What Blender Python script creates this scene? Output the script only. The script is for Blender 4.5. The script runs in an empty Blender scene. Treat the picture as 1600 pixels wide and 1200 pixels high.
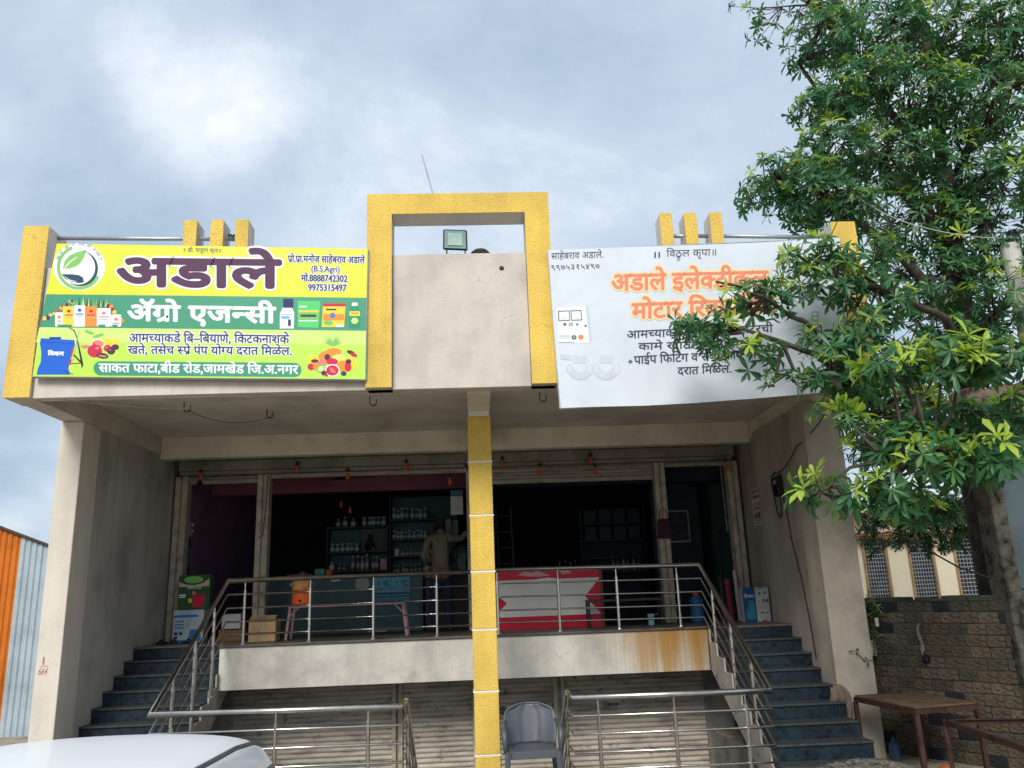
import bpy, bmesh, math, random
import numpy as np
from mathutils import Vector, Matrix
S = bpy.context.scene; C = S.collection
R = math.radians
random.seed(7); RNG = np.random.default_rng(7)

# ------------------------------------------------------------ camera
cam = bpy.data.cameras.new('camera'); co = bpy.data.objects.new('camera', cam); C.objects.link(co)
cam.sensor_width = 36; cam.lens = 36*1262/1600; cam.clip_start = .05; cam.clip_end = 2000
up = Vector((617-800, 600+4250, -1262)).normalized()
fw = Vector((747-800, 600-930.4, -1262)); fw = (fw-up*fw.dot(up)).normalized(); rt = fw.cross(up).normalized()
co.matrix_world = Matrix.Translation((0, 0, 2.05)) @ Matrix((rt, fw, up)).to_4x4()
S.camera = co
# ------------------------------------------------------------ sky and sun
SUN_EL, SUN_AZ = 38, 196      # azimuth clockwise from +Y: behind the viewer, a little to the left
w = bpy.data.worlds.new('World'); S.world = w; w.use_nodes = True
nt = w.node_tree; nt.nodes.clear()
def N(nt, t, **kw):
    n = nt.nodes.new(t)
    for k, v in kw.items():
        if k.startswith('i_'): n.inputs[k[2:].replace('_', ' ')].default_value = v
        else: setattr(n, k, v)
    return n
L = lambda nt, a, b: nt.links.new(a, b)
def math_(nt, op, a, b=None, c=None):
    n = nt.nodes.new('ShaderNodeMath'); n.operation = op
    for i, v in enumerate((a, b, c)):
        if v is None: continue
        if hasattr(v, 'is_linked'): nt.links.new(v, n.inputs[i])
        else: n.inputs[i].default_value = v
    return n.outputs[0]
def ramp(nt, fac, stops, interp='LINEAR'):
    n = nt.nodes.new('ShaderNodeValToRGB'); e = n.color_ramp.elements; n.color_ramp.interpolation = interp
    while len(e) > 1: e.remove(e[-1])
    e[0].position = stops[0][0]; e[0].color = (*stops[0][1], 1)
    for p, c in stops[1:]:
        q = e.new(p); q.color = (*c, 1)
    nt.links.new(fac, n.inputs[0]); return n.outputs[0]
def mixc(nt, f, a, b, mode='MIX'):
    n = nt.nodes.new('ShaderNodeMix'); n.data_type = 'RGBA'; n.blend_type = mode
    for k, v in ((0, f), (6, a), (7, b)):
        if hasattr(v, 'is_linked'): nt.links.new(v, n.inputs[k])
        else: n.inputs[k].default_value = v if k == 0 else (*v, 1)
    return n.outputs[2]
tc = N(nt, 'ShaderNodeTexCoord'); sep = N(nt, 'ShaderNodeSeparateXYZ'); L(nt, tc.outputs['Generated'], sep.inputs[0])
zz = math_(nt, 'ADD', math_(nt, 'MAXIMUM', sep.outputs[2], 0.0), .5)
cx = N(nt, 'ShaderNodeCombineXYZ'); L(nt, math_(nt, 'DIVIDE', sep.outputs[0], zz), cx.inputs[0]); L(nt, math_(nt, 'DIVIDE', sep.outputs[1], zz), cx.inputs[1])
cx.inputs[2].default_value = 17.7
n1 = N(nt, 'ShaderNodeTexNoise', i_Scale=2.6, i_Detail=10.0, i_Roughness=.63, i_Distortion=.2); L(nt, cx.outputs[0], n1.inputs['Vector'])
n2 = N(nt, 'ShaderNodeTexNoise', i_Scale=.8, i_Detail=4.0, i_Roughness=.5); L(nt, cx.outputs[0], n2.inputs['Vector'])
def blob(d, wd, amt):      # a thinner, brighter place in the cloud cover, in a fixed compass direction
    v = N(nt, 'ShaderNodeVectorMath', operation='DOT_PRODUCT'); L(nt, tc.outputs['Generated'], v.inputs[0])
    v.inputs[1].default_value = Vector(d).normalized()
    mr = N(nt, 'ShaderNodeMapRange', interpolation_type='SMOOTHSTEP'); mr.inputs['From Min'].default_value = math.cos(R(wd)); mr.inputs['From Max'].default_value = 1
    mr.inputs['To Max'].default_value = amt; L(nt, v.outputs['Value'], mr.inputs['Value']); return mr.outputs[0]
t = math_(nt, 'ADD', math_(nt, 'MULTIPLY', n1.outputs['Fac'], .62), math_(nt, 'MULTIPLY', n2.outputs['Fac'], .38))
for b in (((-.29, .80, .55), 7, .12), ((-.56, .72, .44), 8, .08), ((-.45, .86, .27), 9, .04), ((0, .86, .34), 16, .05), ((-.5, .86, .10), 7, .04), ((-.52, .84, .18), 6, -.13), ((.15, .80, .55), 22, -.03), ((-.1, .62, .75), 12, -.05), ((.02, .70, .70), 5, .08)):
    t = math_(nt, 'ADD', t, blob(*b))
cloud = ramp(nt, t, [(.36, (.36, .46, .58)), (.45, (.45, .55, .68)), (.53, (.55, .64, .75)), (.60, (.71, .78, .86)), (.70, (.97, .98, .99))])
sky = N(nt, 'ShaderNodeTexSky', sky_type='NISHITA', sun_disc=False, sun_elevation=R(SUN_EL), sun_rotation=R(SUN_AZ), air_density=1.2, dust_density=2.0)
bg1 = N(nt, 'ShaderNodeBackground', i_Strength=.06); L(nt, sky.outputs[0], bg1.inputs[0])
bg2 = N(nt, 'ShaderNodeBackground', i_Strength=.60); L(nt, cloud, bg2.inputs[0])
mx = N(nt, 'ShaderNodeMixShader'); mx.inputs[0].default_value = .88
L(nt, bg1.outputs[0], mx.inputs[1]); L(nt, bg2.outputs[0], mx.inputs[2])
ow = N(nt, 'ShaderNodeOutputWorld'); L(nt, mx.outputs[0], ow.inputs[0])
sl = bpy.data.lights.new('sun', 'SUN'); sl.energy = 1.5; sl.angle = R(24); sl.color = (1, .96, .9)
so = bpy.data.objects.new('sun', sl); C.objects.link(so)
az = R(SUN_AZ); el = R(SUN_EL)
so.rotation_euler = Vector((math.sin(az)*math.cos(el), math.cos(az)*math.cos(el), math.sin(el))).to_track_quat('Z', 'Y').to_euler()
S.view_settings.view_transform = 'Standard'; S.view_settings.look = 'None'; S.view_settings.gamma = 1
S.view_settings.exposure = 1.05; S.view_settings.use_curve_mapping = False
S.cycles.max_bounces = 6; S.cycles.diffuse_bounces = 3; S.cycles.use_denoising = True

# ------------------------------------------------------------ materials
MATS = {}
def M(name, col, rough=.8, metal=0, var=.12, scale=3., bump=.15, bscale=60., alt=None, streak=0, spec=.3, coat=0, trans=0, speck=None, stretch=(1, 1, 1), crack=0):
    if name in MATS: return MATS[name]
    m = bpy.data.materials.new(name); m.use_nodes = True; MATS[name] = m
    nt = m.node_tree; p = nt.nodes['Principled BSDF']
    p.inputs['Roughness'].default_value = rough; p.inputs['Metallic'].default_value = metal
    p.inputs['Specular IOR Level'].default_value = spec; p.inputs['Coat Weight'].default_value = coat; p.inputs['Transmission Weight'].default_value = trans
    tc = N(nt, 'ShaderNodeTexCoord'); mp = N(nt, 'ShaderNodeMapping'); mp.inputs['Scale'].default_value = stretch; L(nt, tc.outputs['Object'], mp.inputs[0])
    a = N(nt, 'ShaderNodeTexNoise', i_Scale=scale, i_Detail=8.0, i_Roughness=.62); L(nt, mp.outputs[0], a.inputs['Vector'])
    alt = alt or tuple(c*(1-2.2*var) for c in col)
    hi = tuple(min(1, c*(1+var)) for c in col)
    c = ramp(nt, a.outputs['Fac'], [(.3, alt), (.52, col), (.72, hi)])
    if streak:
        mp2 = N(nt, 'ShaderNodeMapping'); mp2.inputs['Scale'].default_value = (1.9, 1.9, .28); L(nt, tc.outputs['Object'], mp2.inputs[0])
        b = N(nt, 'ShaderNodeTexNoise', i_Scale=2.0, i_Detail=5.0, i_Roughness=.6); L(nt, mp2.outputs[0], b.inputs['Vector'])
        f = ramp(nt, b.outputs['Fac'], [(.42, (0, 0, 0)), (.68, (streak,)*3)])
        c = mixc(nt, f, c, tuple(x*.45 for x in col))
    if speck:
        v = N(nt, 'ShaderNodeTexNoise', i_Scale=speck[0], i_Detail=3.0, i_Roughness=.7); L(nt, tc.outputs['Object'], v.inputs['Vector'])
        f = ramp(nt, v.outputs['Fac'], [(speck[2], (0, 0, 0)), (speck[2]+.1, (speck[3],)*3)])
        c = mixc(nt, f, c, speck[1])
    if crack:       # hairline cracks, broken up so that they start and stop
        cn = N(nt, 'ShaderNodeTexNoise', i_Scale=3.0, i_Detail=4.0); L(nt, tc.outputs['Object'], cn.inputs['Vector'])
        va = N(nt, 'ShaderNodeVectorMath', operation='MULTIPLY_ADD'); L(nt, cn.outputs['Color'], va.inputs[0]); va.inputs[1].default_value = (.5, .5, .5); L(nt, tc.outputs['Object'], va.inputs[2])
        vo = N(nt, 'ShaderNodeTexVoronoi', feature='DISTANCE_TO_EDGE', i_Scale=.9); L(nt, va.outputs[0], vo.inputs['Vector'])
        ck = math_(nt, 'MULTIPLY', math_(nt, 'LESS_THAN', vo.outputs['Distance'], .0028), ramp(nt, a.outputs['Fac'], [(.50, (0, 0, 0)), (.56, (crack,)*3)]))
        c = mixc(nt, ck, c, tuple(x*.3 for x in col))
    L(nt, c, p.inputs['Base Color'])
    if bump:
        d = N(nt, 'ShaderNodeTexNoise', i_Scale=bscale, i_Detail=6.0, i_Roughness=.6); L(nt, tc.outputs['Object'], d.inputs['Vector'])
        bp = N(nt, 'ShaderNodeBump', i_Strength=bump, i_Distance=.02); L(nt, d.outputs['Fac'], bp.inputs['Height']); L(nt, bp.outputs[0], p.inputs['Normal'])
        rr = N(nt, 'ShaderNodeMapRange'); rr.inputs['To Min'].default_value = max(.02, rough-.1); rr.inputs['To Max'].default_value = min(1, rough+.12)
        L(nt, a.outputs['Fac'], rr.inputs[0]); L(nt, rr.outputs[0], p.inputs['Roughness'])
    return m
def F(name, col, rough=.55): return M('print_'+name, col, rough, var=.03, scale=6, bump=0)

cream = M('cream_plaster', (.68, .62, .53), .85, var=.07, scale=1.3, bump=.25, bscale=45, crack=.3, streak=.22, speck=(14, (.30, .27, .23), .66, .5))
fascia = M('fascia_plaster', (.64, .585, .51), .85, var=.10, scale=1.6, bump=.2, bscale=50, crack=.3, streak=.25)
greyp = M('grey_plaster', (.47, .455, .415), .9, var=.14, scale=1.1, bump=.3, bscale=30, crack=.3, streak=.35, speck=(5, (.42, .40, .36), .64, .55))
soffm = M('soffit_paint', (.70, .655, .58), .9, var=.12, scale=1.5, bump=.12)
beam_m = M('beam_paint', (.76, .69, .565), .9, var=.1, scale=2, bump=.15)
yellow = M('yellow_texture_paint', (.82, .57, .12), .78, var=.11, scale=1.4, bump=.8, bscale=48, streak=.3, crack=.35, speck=(60, (.36, .21, .04), .56, .65))
white = M('white_paint', (.78, .77, .74), .6, var=.06, bump=.1)
panelm = M('panel_plaster', (.60, .545, .48), .88, var=.09, scale=1.8, bump=.3, bscale=60, crack=.3, streak=.15, speck=(3, (.47, .44, .42), .60, .4))
steel = M('stainless_steel', (.62, .60, .56), .22, 1, var=.08, scale=9, bump=.03)
galv = M('galvanised_pipe', (.48, .49, .50), .45, .8, var=.12, bump=.05)
slatm = M('shutter_slat', (.36, .32, .27), .6, .15, var=.2, scale=4, bump=.1, stretch=(.6, 1, 5), speck=(9, (.10, .085, .07), .62, .8))
slat_hi = M('shutter_slat_dirty', (.46, .41, .345), .6, .1, var=.22, scale=3, bump=.1, stretch=(.8, 1, 4), speck=(5, (.09, .075, .06), .60, .8))
postm = M('steel_post_paint', (.44, .385, .31), .6, var=.22, scale=5, bump=.2, speck=(16, (.10, .08, .06), .63, .85))
granite = M('dark_granite', (.012, .024, .034), .4, var=.4, scale=14, bump=.08, speck=(60, (.05, .065, .07), .6, .5), streak=.3)
nosing = M('granite_edge', (.042, .05, .054), .5, var=.2, scale=14, bump=.1)
concrete = M('raw_concrete', (.26, .245, .22), .92, var=.25, scale=3, bump=.5, bscale=30, streak=.3)
ground_m = M('dusty_ground', (.34, .29, .225), .95, var=.3, scale=4, bump=.7, bscale=25)
black = M('black_plastic', (.012, .012, .013), .4, var=.1, bump=.05)
darkwire = M('black_cable', (.02, .018, .018), .6, bump=0)
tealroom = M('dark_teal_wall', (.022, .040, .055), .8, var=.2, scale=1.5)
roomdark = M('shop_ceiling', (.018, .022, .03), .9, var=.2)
purplewall = M('purple_wall', (.26, .14, .29), .85, var=.15, scale=1.5)
pinkwall = M('rose_wall', (.30, .10, .15), .8, var=.12)
greenwall = M('sea_green_wall', (.05, .10, .10), .8, var=.2, scale=1.5)
floortile = M('porch_floor', (.10, .09, .08), .5, var=.25, scale=3)

# ------------------------------------------------------------ mesh helpers
class MB:
    def __init__(s): s.v = []; s.f = []; s.m = []
    def add(s, vs, fs, m=0):
        o = len(s.v); s.v += [tuple(v) for v in vs]; s.f += [tuple(i+o for i in f) for f in fs]; s.m += [m]*len(fs); return s
    def box(s, x0, x1, y0, y1, z0, z1, m=0):
        return s.add([(x, y, z) for x in (x0, x1) for y in (y0, y1) for z in (z0, z1)],
                     [(0, 1, 3, 2), (4, 6, 7, 5), (0, 4, 5, 1), (2, 3, 7, 6), (0, 2, 6, 4), (1, 5, 7, 3)], m)
    def obox(s, c, ax, ay, hx, hy, z0, z1, m=0):      # box with its own horizontal axes
        c = Vector(c); ax = Vector(ax); ay = Vector(ay)
        P = [c+ax*sx*hx+ay*sy*hy+Vector((0, 0, z)) for sx in (-1, 1) for sy in (-1, 1) for z in (z0, z1)]
        return s.add(P, [(0, 1, 3, 2), (4, 6, 7, 5), (0, 4, 5, 1), (2, 3, 7, 6), (0, 2, 6, 4), (1, 5, 7, 3)], m)
    def tube(s, path, r, n=8, m=0, caps=True):
        P = [Vector(p) for p in path]; rs = r if isinstance(r, (list, tuple)) else [r]*len(P); rings = []
        ref = None
        for i, p in enumerate(P):
            d = (P[min(i+1, len(P)-1)]-P[max(i-1, 0)]).normalized()
            if ref is None: ref = Vector((0, 0, 1)) if abs(d.z) < .9 else Vector((1, 0, 0))
            u = d.cross(ref).normalized(); v = u.cross(d).normalized(); ref = v if abs(v.dot(d)) < .9 else ref
            k = 1
            if 0 < i < len(P)-1:
                ca = (P[i+1]-p).normalized().dot((p-P[i-1]).normalized()); k = 1/max(.5, math.sqrt(max(.01, (1+ca)/2)))
            rings.append([p+(u*math.cos(2*math.pi*j/n)+v*math.sin(2*math.pi*j/n))*rs[i]*k for j in range(n)])
        vs = [q for rg in rings for q in rg]; fs = []
        for i in range(len(P)-1):
            for j in range(n): fs.append((i*n+j, i*n+(j+1) % n, (i+1)*n+(j+1) % n, (i+1)*n+j))
        if caps: fs += [tuple(range(n-1, -1, -1)), tuple((len(P)-1)*n+j for j in range(n))]
        return s.add(vs, fs, m)
    def lathe(s, c, prof, n=14, m=0, axis='Z'):
        c = Vector(c); vs = []; fs = []
        for r, z in prof:
            for j in range(n):
                a = 2*math.pi*j/n; q = (r*math.cos(a), r*math.sin(a), z)
                vs.append(c+Vector(q if axis == 'Z' else (q[0], z, q[1]) if axis == 'Y' else (z, q[0], q[1])))
        for i in range(len(prof)-1):
            for j in range(n): fs.append((i*n+j, i*n+(j+1) % n, (i+1)*n+(j+1) % n, (i+1)*n+j))
        fs += [tuple(range(n-1, -1, -1)), tuple((len(prof)-1)*n+j for j in range(n))]
        return s.add(vs, fs, m)
    def prism(s, pts, d, m=0):      # planar outline pts (3D) pushed along vector d
        P = [Vector(p) for p in pts]; d = Vector(d); n = len(P)
        fs = [tuple(range(n)), tuple(range(2*n-1, n-1, -1))]+[(i, (i+1) % n, n+(i+1) % n, n+i) for i in range(n)]
        return s.add(P+[p+d for p in P], fs, m)
    def mesh(s, name, mats, off=(0, 0, 0)):
        me = bpy.data.meshes.new(name); ox, oy, oz = off
        me.from_pydata([(x-ox, y-oy, z-oz) for x, y, z in s.v], [], s.f)
        for m in (mats if isinstance(mats, (list, tuple)) else [mats]): me.materials.append(m)
        if any(s.m): me.polygons.foreach_set('material_index', s.m)
        me.update(); return me
    def build(s, name, mats, parent=None, bevel=0, smooth=False, label=None, kind=None, base=None, segs=1, fix=False):
        off = ROOT[parent.name] if parent is not None else (base or (0, 0, 0))
        me = s.mesh(name, mats, off)
        if fix:
            b = bmesh.new(); b.from_mesh(me); bmesh.ops.recalc_face_normals(b, faces=b.faces); b.to_mesh(me); b.free()
        if smooth: me.polygons.foreach_set('use_smooth', [True]*len(me.polygons))
        o = bpy.data.objects.new(name, me); C.objects.link(o)
        if parent is not None: o.parent = parent
        else: o.location = off
        ROOT[o.name] = off
        if bevel:
            b = o.modifiers.new('bevel', 'BEVEL'); b.width = bevel; b.segments = segs; b.limit_method = 'ANGLE'
        if label: o['label'] = label
        if kind: o['kind'] = kind
        return o
ROOT = {}
def thing(name, label, cat, loc, group=None):
    o = bpy.data.objects.new(name, None); o.empty_display_size = .2; C.objects.link(o); o.location = loc; ROOT[o.name] = tuple(loc)
    o['label'] = label; o['category'] = cat
    if group: o['group'] = group
    return o
def tag(o, label, cat, group=None):
    o['label'] = label; o['category'] = cat
    if group: o['group'] = group
    return o
def Bx(name, mat, parent, *a, bevel=.006, **k): return MB().box(*a).build(name, mat, parent, bevel=bevel, **k)

# ------------------------------------------------------------ lettering (visual order; {x} half letter, ^ rakar, ~ stacked below)
GL = {}
def raw(ch):
    c = bpy.data.curves.new('glyph', 'FONT'); c.body = ch; c.size = 1; c.resolution_u = 3
    o = bpy.data.objects.new('glyph', c); C.objects.link(o)
    me = bpy.data.meshes.new_from_object(o.evaluated_get(bpy.context.evaluated_depsgraph_get()))
    v = [(p.co.x, p.co.y) for p in me.vertices]; f = [tuple(p.vertices) for p in me.polygons]
    bpy.data.objects.remove(o); bpy.data.curves.remove(c); bpy.data.meshes.remove(me); return v, f
XA = max(x for x, y in raw('A')[0])
def glyph(ch):
    if ch not in GL:
        v, f = raw(ch) if ch != ' ' else ([], [])
        GL[ch] = (v, f, max(x for x, y in raw(ch+'A')[0])-XA)
    return GL[ch]
def clip(v, f, keep):       # drop everything right of x = keep
    b = bmesh.new(); bv = [b.verts.new((x, y, 0)) for x, y in v]
    for q in f:
        try: b.faces.new([bv[i] for i in q])
        except ValueError: pass
    bmesh.ops.bisect_plane(b, geom=b.verts[:]+b.edges[:]+b.faces[:], plane_co=(keep, 0, 0), plane_no=(1, 0, 0), clear_outer=True)
    b.verts.index_update(); r = ([(p.co.x, p.co.y) for p in b.verts], [tuple(p.index for p in q.verts) for q in b.faces]); b.free(); return r
HL = max(y for x, y in glyph('न')[0])
def layout(s):
    s = list(s)
    for i in range(1, len(s)):
        if s[i] == 'ि': s[i-1], s[i] = s[i], s[i-1]
    s = ''.join(s)
    x = 0; V = []; Fc = []; prev = None; i = 0
    def put(v, f, dx, dy=0, k=1):
        o = len(V); V.extend((a*k+dx, b*k+dy) for a, b in v); Fc.extend(tuple(j+o for j in q) for q in f)
    while i < len(s):
        ch = s[i]
        if ch == '{':
            v, f, a = glyph(s[i+1]); xm = max(p[0] for p in v if p[1] < .2); cut = xm-.10
            v2, f2 = clip(v, f, cut); put(v2, f2, x); x += cut+.005; i += 3; continue
        if ch == '^':
            v, f, a, x0 = prev; xr = max(p[0] for p in v if p[1] < .15)+x0-.02
            put([(xr, .21), (xr, .12), (xr-.26, -.03), (xr-.30, .04)], [(0, 1, 2, 3)], 0); i += 1; continue
        if ch == '~':
            v, f, a, x0 = prev; v2 = [p for p in v]; put(v2, f, x0+.08, -.40, .62); i += 1; continue
        v, f, a = glyph(ch); put(v, f, x); prev = (v, f, a, x); x += a; i += 1
    return V, Fc
def homog(h): return lambda x, y: ((h[0]*x+h[1]*y+h[2])/(h[6]*x+h[7]*y+1), (h[3]*x+h[4]*y+h[5])/(h[6]*x+h[7]*y+1))
class Board:      # print layout of a sign: artwork units -> metres on the board's face
    def __init__(s, h, y, parent): s.h = homog(h); s.y = y; s.p = parent; s.k = 0; s.nx = 0
    def pt(s, x, y, k=None): X, Z = s.h(x, y); return (X, s.y-.0012-.00018*(s.k if k is None else k), Z)
    def text(s, st, x0, x1, yb0, yb1, hgt, mat, bold=(0, 0), halo=None, hmat=None, name='lettering', label=None, slant=0):
        s.k = 12 if s.k > 12 or name == 'title_lettering' else s.k
        s.k = 12; V, Fc = layout(st); lo = min(v[0] for v in V); hi = max(v[0] for v in V); sx = (x1-x0)/(hi-lo); sy = hgt/HL
        P = [(x0+(a-lo)*sx+slant*b*sy, yb0+(yb1-yb0)*(a-lo)/(hi-lo)-b*sy) for a, b in V]
        def stamp(offs, mt, nm, lb=None):
            mb = MB()
            for j, (dx, dy) in enumerate(offs): mb.add([s.pt(a+dx, b+dy, s.k+.12*j) for a, b in P], Fc)
            s.k += .12*len(offs)+1
            return mb.build(nm, mt, s.p, label=lb)
        if halo:
            n = 12 if halo > 3 else 8; r = [(math.cos(6.283*j/n)*(halo+bold[0]), math.sin(6.283*j/n)*(halo+bold[1])) for j in range(n)]
            r += [(a*.5, b*.5) for a, b in r[::2]]; stamp(r, hmat, name+'_outline')
        bx, by = bold; offs = [(0, 0)]
        if bx: offs += [(math.cos(6.283*j/8)*bx, math.sin(6.283*j/8)*by) for j in range(8)]
        if bx > 5: offs += [(math.cos(6.283*j/8)*bx*.5, math.sin(6.283*j/8)*by*.5) for j in range(8)]
        return stamp(offs, mat, name, label)
    def shapes(s, name, items, label=None):      # items: (material, [(x, y), ...]) stacked as printed layers
        mats = []; mb = MB(); s.k = s.nx if name in ('yellow_field', 'green_band', 'lime_field', 'green_pill') else 10 if name == 'torn_patch' else 5
        if name in ('yellow_field', 'green_band', 'lime_field', 'green_pill'): s.nx += 1
        for mt, pts in items:
            if mt not in mats: mats.append(mt)
            mb.add([s.pt(*p) for p in pts], [tuple(range(len(pts)))], mats.index(mt)); s.k += .25
        s.k += 1; return mb.build(name, mats, s.p, label=label)
def ell(cx, cy, rx, ry=None, n=24, rot=0, a0=0, a1=360):
    ry = ry or rx; c, q = math.cos(R(rot)), math.sin(R(rot)); o = []
    for j in range(n+(a1-a0 != 360)):
        t = R(a0+(a1-a0)*j/n); x, y = rx*math.cos(t), ry*math.sin(t); o.append((cx+x*c-y*q, cy+x*q+y*c))
    return o
def arc(cx, cy, r0, r1, a0, a1, n=30, taper=False):
    o = []; i = []
    for j in range(n+1):
        t = R(a0+(a1-a0)*j/n); k = math.sin(math.pi*j/n) if taper else 1; m = (r0+r1)/2; h = (r1-r0)/2*k
        o.append((cx+(m+h)*math.cos(t), cy+(m+h)*math.sin(t))); i.append((cx+(m-h)*math.cos(t), cy+(m-h)*math.sin(t)))
    return o+i[::-1]
def rbox(x0, x1, y0, y1, r=5, n=4):
    o = []
    for cx, cy, a in ((x1-r, y1-r, 0), (x0+r, y1-r, 90), (x0+r, y0+r, 180), (x1-r, y0+r, 270)):
        o += [(cx+r*math.cos(R(a+90*j/n)), cy+r*math.sin(R(a+90*j/n))) for j in range(n+1)]
    return o

# ============================================================ SETTING
GZ = .10
g = MB()
for x0, x1, y0, y1 in ((-600, 600, -600, 9.05), (-600, -3.5, 9.05, 900), (3.25, 600, 9.05, 900), (-3.5, 3.25, 12.9, 900)):
    g.add([(x0, y0, GZ), (x1, y0, GZ), (x1, y1, GZ), (x0, y1, GZ)], [(0, 1, 2, 3)])
o = g.build('ground', ground_m, kind='structure')
pit = MB(); pit.box(-3.5, 3.25, 9.05, 12.9, -1.25, -1.1); pit.box(-3.5, -.85, 8.95, 9.05, -1.1, GZ-.004); pit.box(1.0, 3.25, 8.95, 9.05, -1.1, GZ-.004)
pit.box(-3.6, -3.5, 9.05, 12.9, -1.1, GZ-.004); pit.box(3.25, 3.35, 9.05, 12.9, -1.1, GZ-.004)
pit.build('sunken_area', concrete, kind='structure')
for i in range(5): pass
bs = thing('basement_steps', 'concrete steps going down to the basement shutters between the two lower railings', 'steps', (.08, 9.6, -1.1))
for i in range(6): Bx('step', concrete, bs, -.84, -.06-.02, 9.05+.28*i, 9.05+.28*(i+1)-.002, -1.1, GZ-.2*i-.02)
for i in range(6): Bx('step', concrete, bs, .24, .99, 9.05+.28*i, 9.05+.28*(i+1)-.002, -1.1, GZ-.2*i-.02)

# ============================================================ SHOP BUILDING
B = thing('shop_building', 'two-bay cream shop building with yellow trim, raised porch and deep canopy', 'building', (-.2, 9.7, GZ))
Bx('pillar', cream, B, -4.94, -4.67, 9.70, 10.15, GZ, 4.245)
Bx('pillar', M('shade_tinted_dirty_cream', (.43, .375, .30), .88, var=.16, scale=1.6, bump=.3, bscale=40, crack=.3, streak=.25, speck=(6, (.20, .16, .11), .66, .6)), B, 4.10, 4.56, 9.70, 10.15, GZ, 4.245, label='right pillar, stained, with tree shade painted into its colour')  # darker cream: the tree's shade is painted in, on top of real dirt
Bx('side_wall', greyp, B, -4.90, -4.675, 10.15, 17.6, GZ, 4.6, label='grey plastered left side wall with pale patches')
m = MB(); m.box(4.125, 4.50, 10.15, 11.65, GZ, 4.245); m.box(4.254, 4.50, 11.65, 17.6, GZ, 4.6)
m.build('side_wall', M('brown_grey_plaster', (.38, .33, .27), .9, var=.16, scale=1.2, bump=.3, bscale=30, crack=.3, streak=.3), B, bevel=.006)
# canopy
Bx('soffit_slab', soffm, B, -4.93, 4.55, 8.72, 17.6, 4.51, 4.66)
Bx('lip_beam', soffm, B, -4.93, 4.55, 8.58, 8.72, 4.255, 4.66)
Bx('side_beam', fascia, B, -4.93, -4.67, 8.722, 12.1, 4.25, 4.508)
Bx('side_beam', beam_m, B, 4.25, 4.55, 8.722, 12.1, 4.25, 4.508)
Bx('centre_beam', beam_m, B, -.07, .20, 8.722, 12.1, 4.255, 4.508)
Bx('back_beam', beam_m, B, -4.67, 4.25, 12.1, 12.3, 4.185, 4.508)
Bx('parapet_wall', fascia, B, -4.66, -1.15, 8.50, 8.578, 4.235, 5.72, label='left parapet band behind the yellow banner')
Bx('parapet_wall', fascia, B, .92, 4.20, 8.50, 8.578, 4.235, 5.72)
Bx('parapet_back', fascia, B, -4.66, 4.2, 8.58, 8.72, 4.662, 5.72)
# end columns: yellow faces on beige cores
for x0, x1, z1 in ((-4.94, -4.66, 6.205), (4.20, 4.49, 6.105)):
    c = Bx('end_column', fascia, B, x0+.003, x1-.003, 8.462, 8.86, 4.24, z1-.002)
    Bx('yellow_face', yellow, c, x0, x1, 8.45, 8.46, 4.235, z1)
# centre frame
c = MB(); c.box(-1.15, -.875, 8.46, 8.78, 4.255, 6.53); c.box(.645, .92, 8.46, 8.78, 4.255, 6.53); c.box(-.874, .644, 8.46, 8.78, 6.285, 6.53)
fr = c.build('portal_frame', panelm, B, bevel=.004)
MB().add([(-1.152, 8.455, 4.25), (-.873, 8.455, 4.25), (-.873, 8.455, 6.285), (.643, 8.455, 6.285), (.643, 8.455, 4.25), (.922, 8.455, 4.25), (.922, 8.455, 6.535), (-1.152, 8.455, 6.535)], [tuple(range(8))]).prism(
    [(-1.152, 8.45, 4.25), (-.873, 8.45, 4.25), (-.873, 8.45, 6.285), (.643, 8.45, 6.285), (.643, 8.45, 4.25), (.922, 8.45, 4.25), (.922, 8.45, 6.535), (-1.152, 8.45, 6.535)], (0, .009, 0)).build('yellow_face', yellow, fr)
pn = Bx('recessed_panel', panelm, B, -.872, .642, 8.53, 8.70, 4.24, 5.82, label='plain beige panel inside the yellow frame')
MB().lathe((.36, 8.529, 5.63), [(.0, 0), (.03, 0), (.022, -.004), (0, -.004)], 7, axis='Y').build('hole', black, pn)
# three fins each side, with rail pipe
for xs, lb in (((-3.215, -2.917, -2.639), 'left'), ((2.22, 2.506, 2.807), 'right')):
    for x in xs:
        f_ = Bx('fin', fascia, B, x+.002, x+.143, 8.532, 8.78, 5.722, 6.278)
        Bx('yellow_face', yellow, f_, x, x+.145, 8.52, 8.53, 5.722, 6.282, bevel=.003)
MB().tube([(-4.66, 8.66, 6.15), (-2.64, 8.66, 6.10)], .024, 10).build('roof_pipe', galv, B, smooth=True)
MB().tube([(2.9, 8.66, 6.045), (4.2, 8.66, 6.0)], .024, 10).build('roof_pipe', galv, B, smooth=True)
MB().tube([(2.36, 8.66, 6.05), (2.82, 8.66, 6.045)], .024, 10).build('roof_pipe', galv, B, smooth=True)
# centre column of yellow blocks with white joints
zs = [GZ-.3, .330, .996, 1.666, 2.318, 2.971, 3.616, 4.187]
core = Bx('centre_column', white, B, -.062, .192, 9.712, 9.98, GZ-.9, 4.253)
for i in range(len(zs)-1):
    Bx('yellow_block', yellow, core, -.075, .205, 9.70, 9.99, zs[i]+.010, zs[i+1]-.010, bevel=.006)
for z in zs[1:-1]: Bx('joint_strip', white, core, -.083, .213, 9.705, 9.985, z-.0095, z+.0095, bevel=.002)
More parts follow.
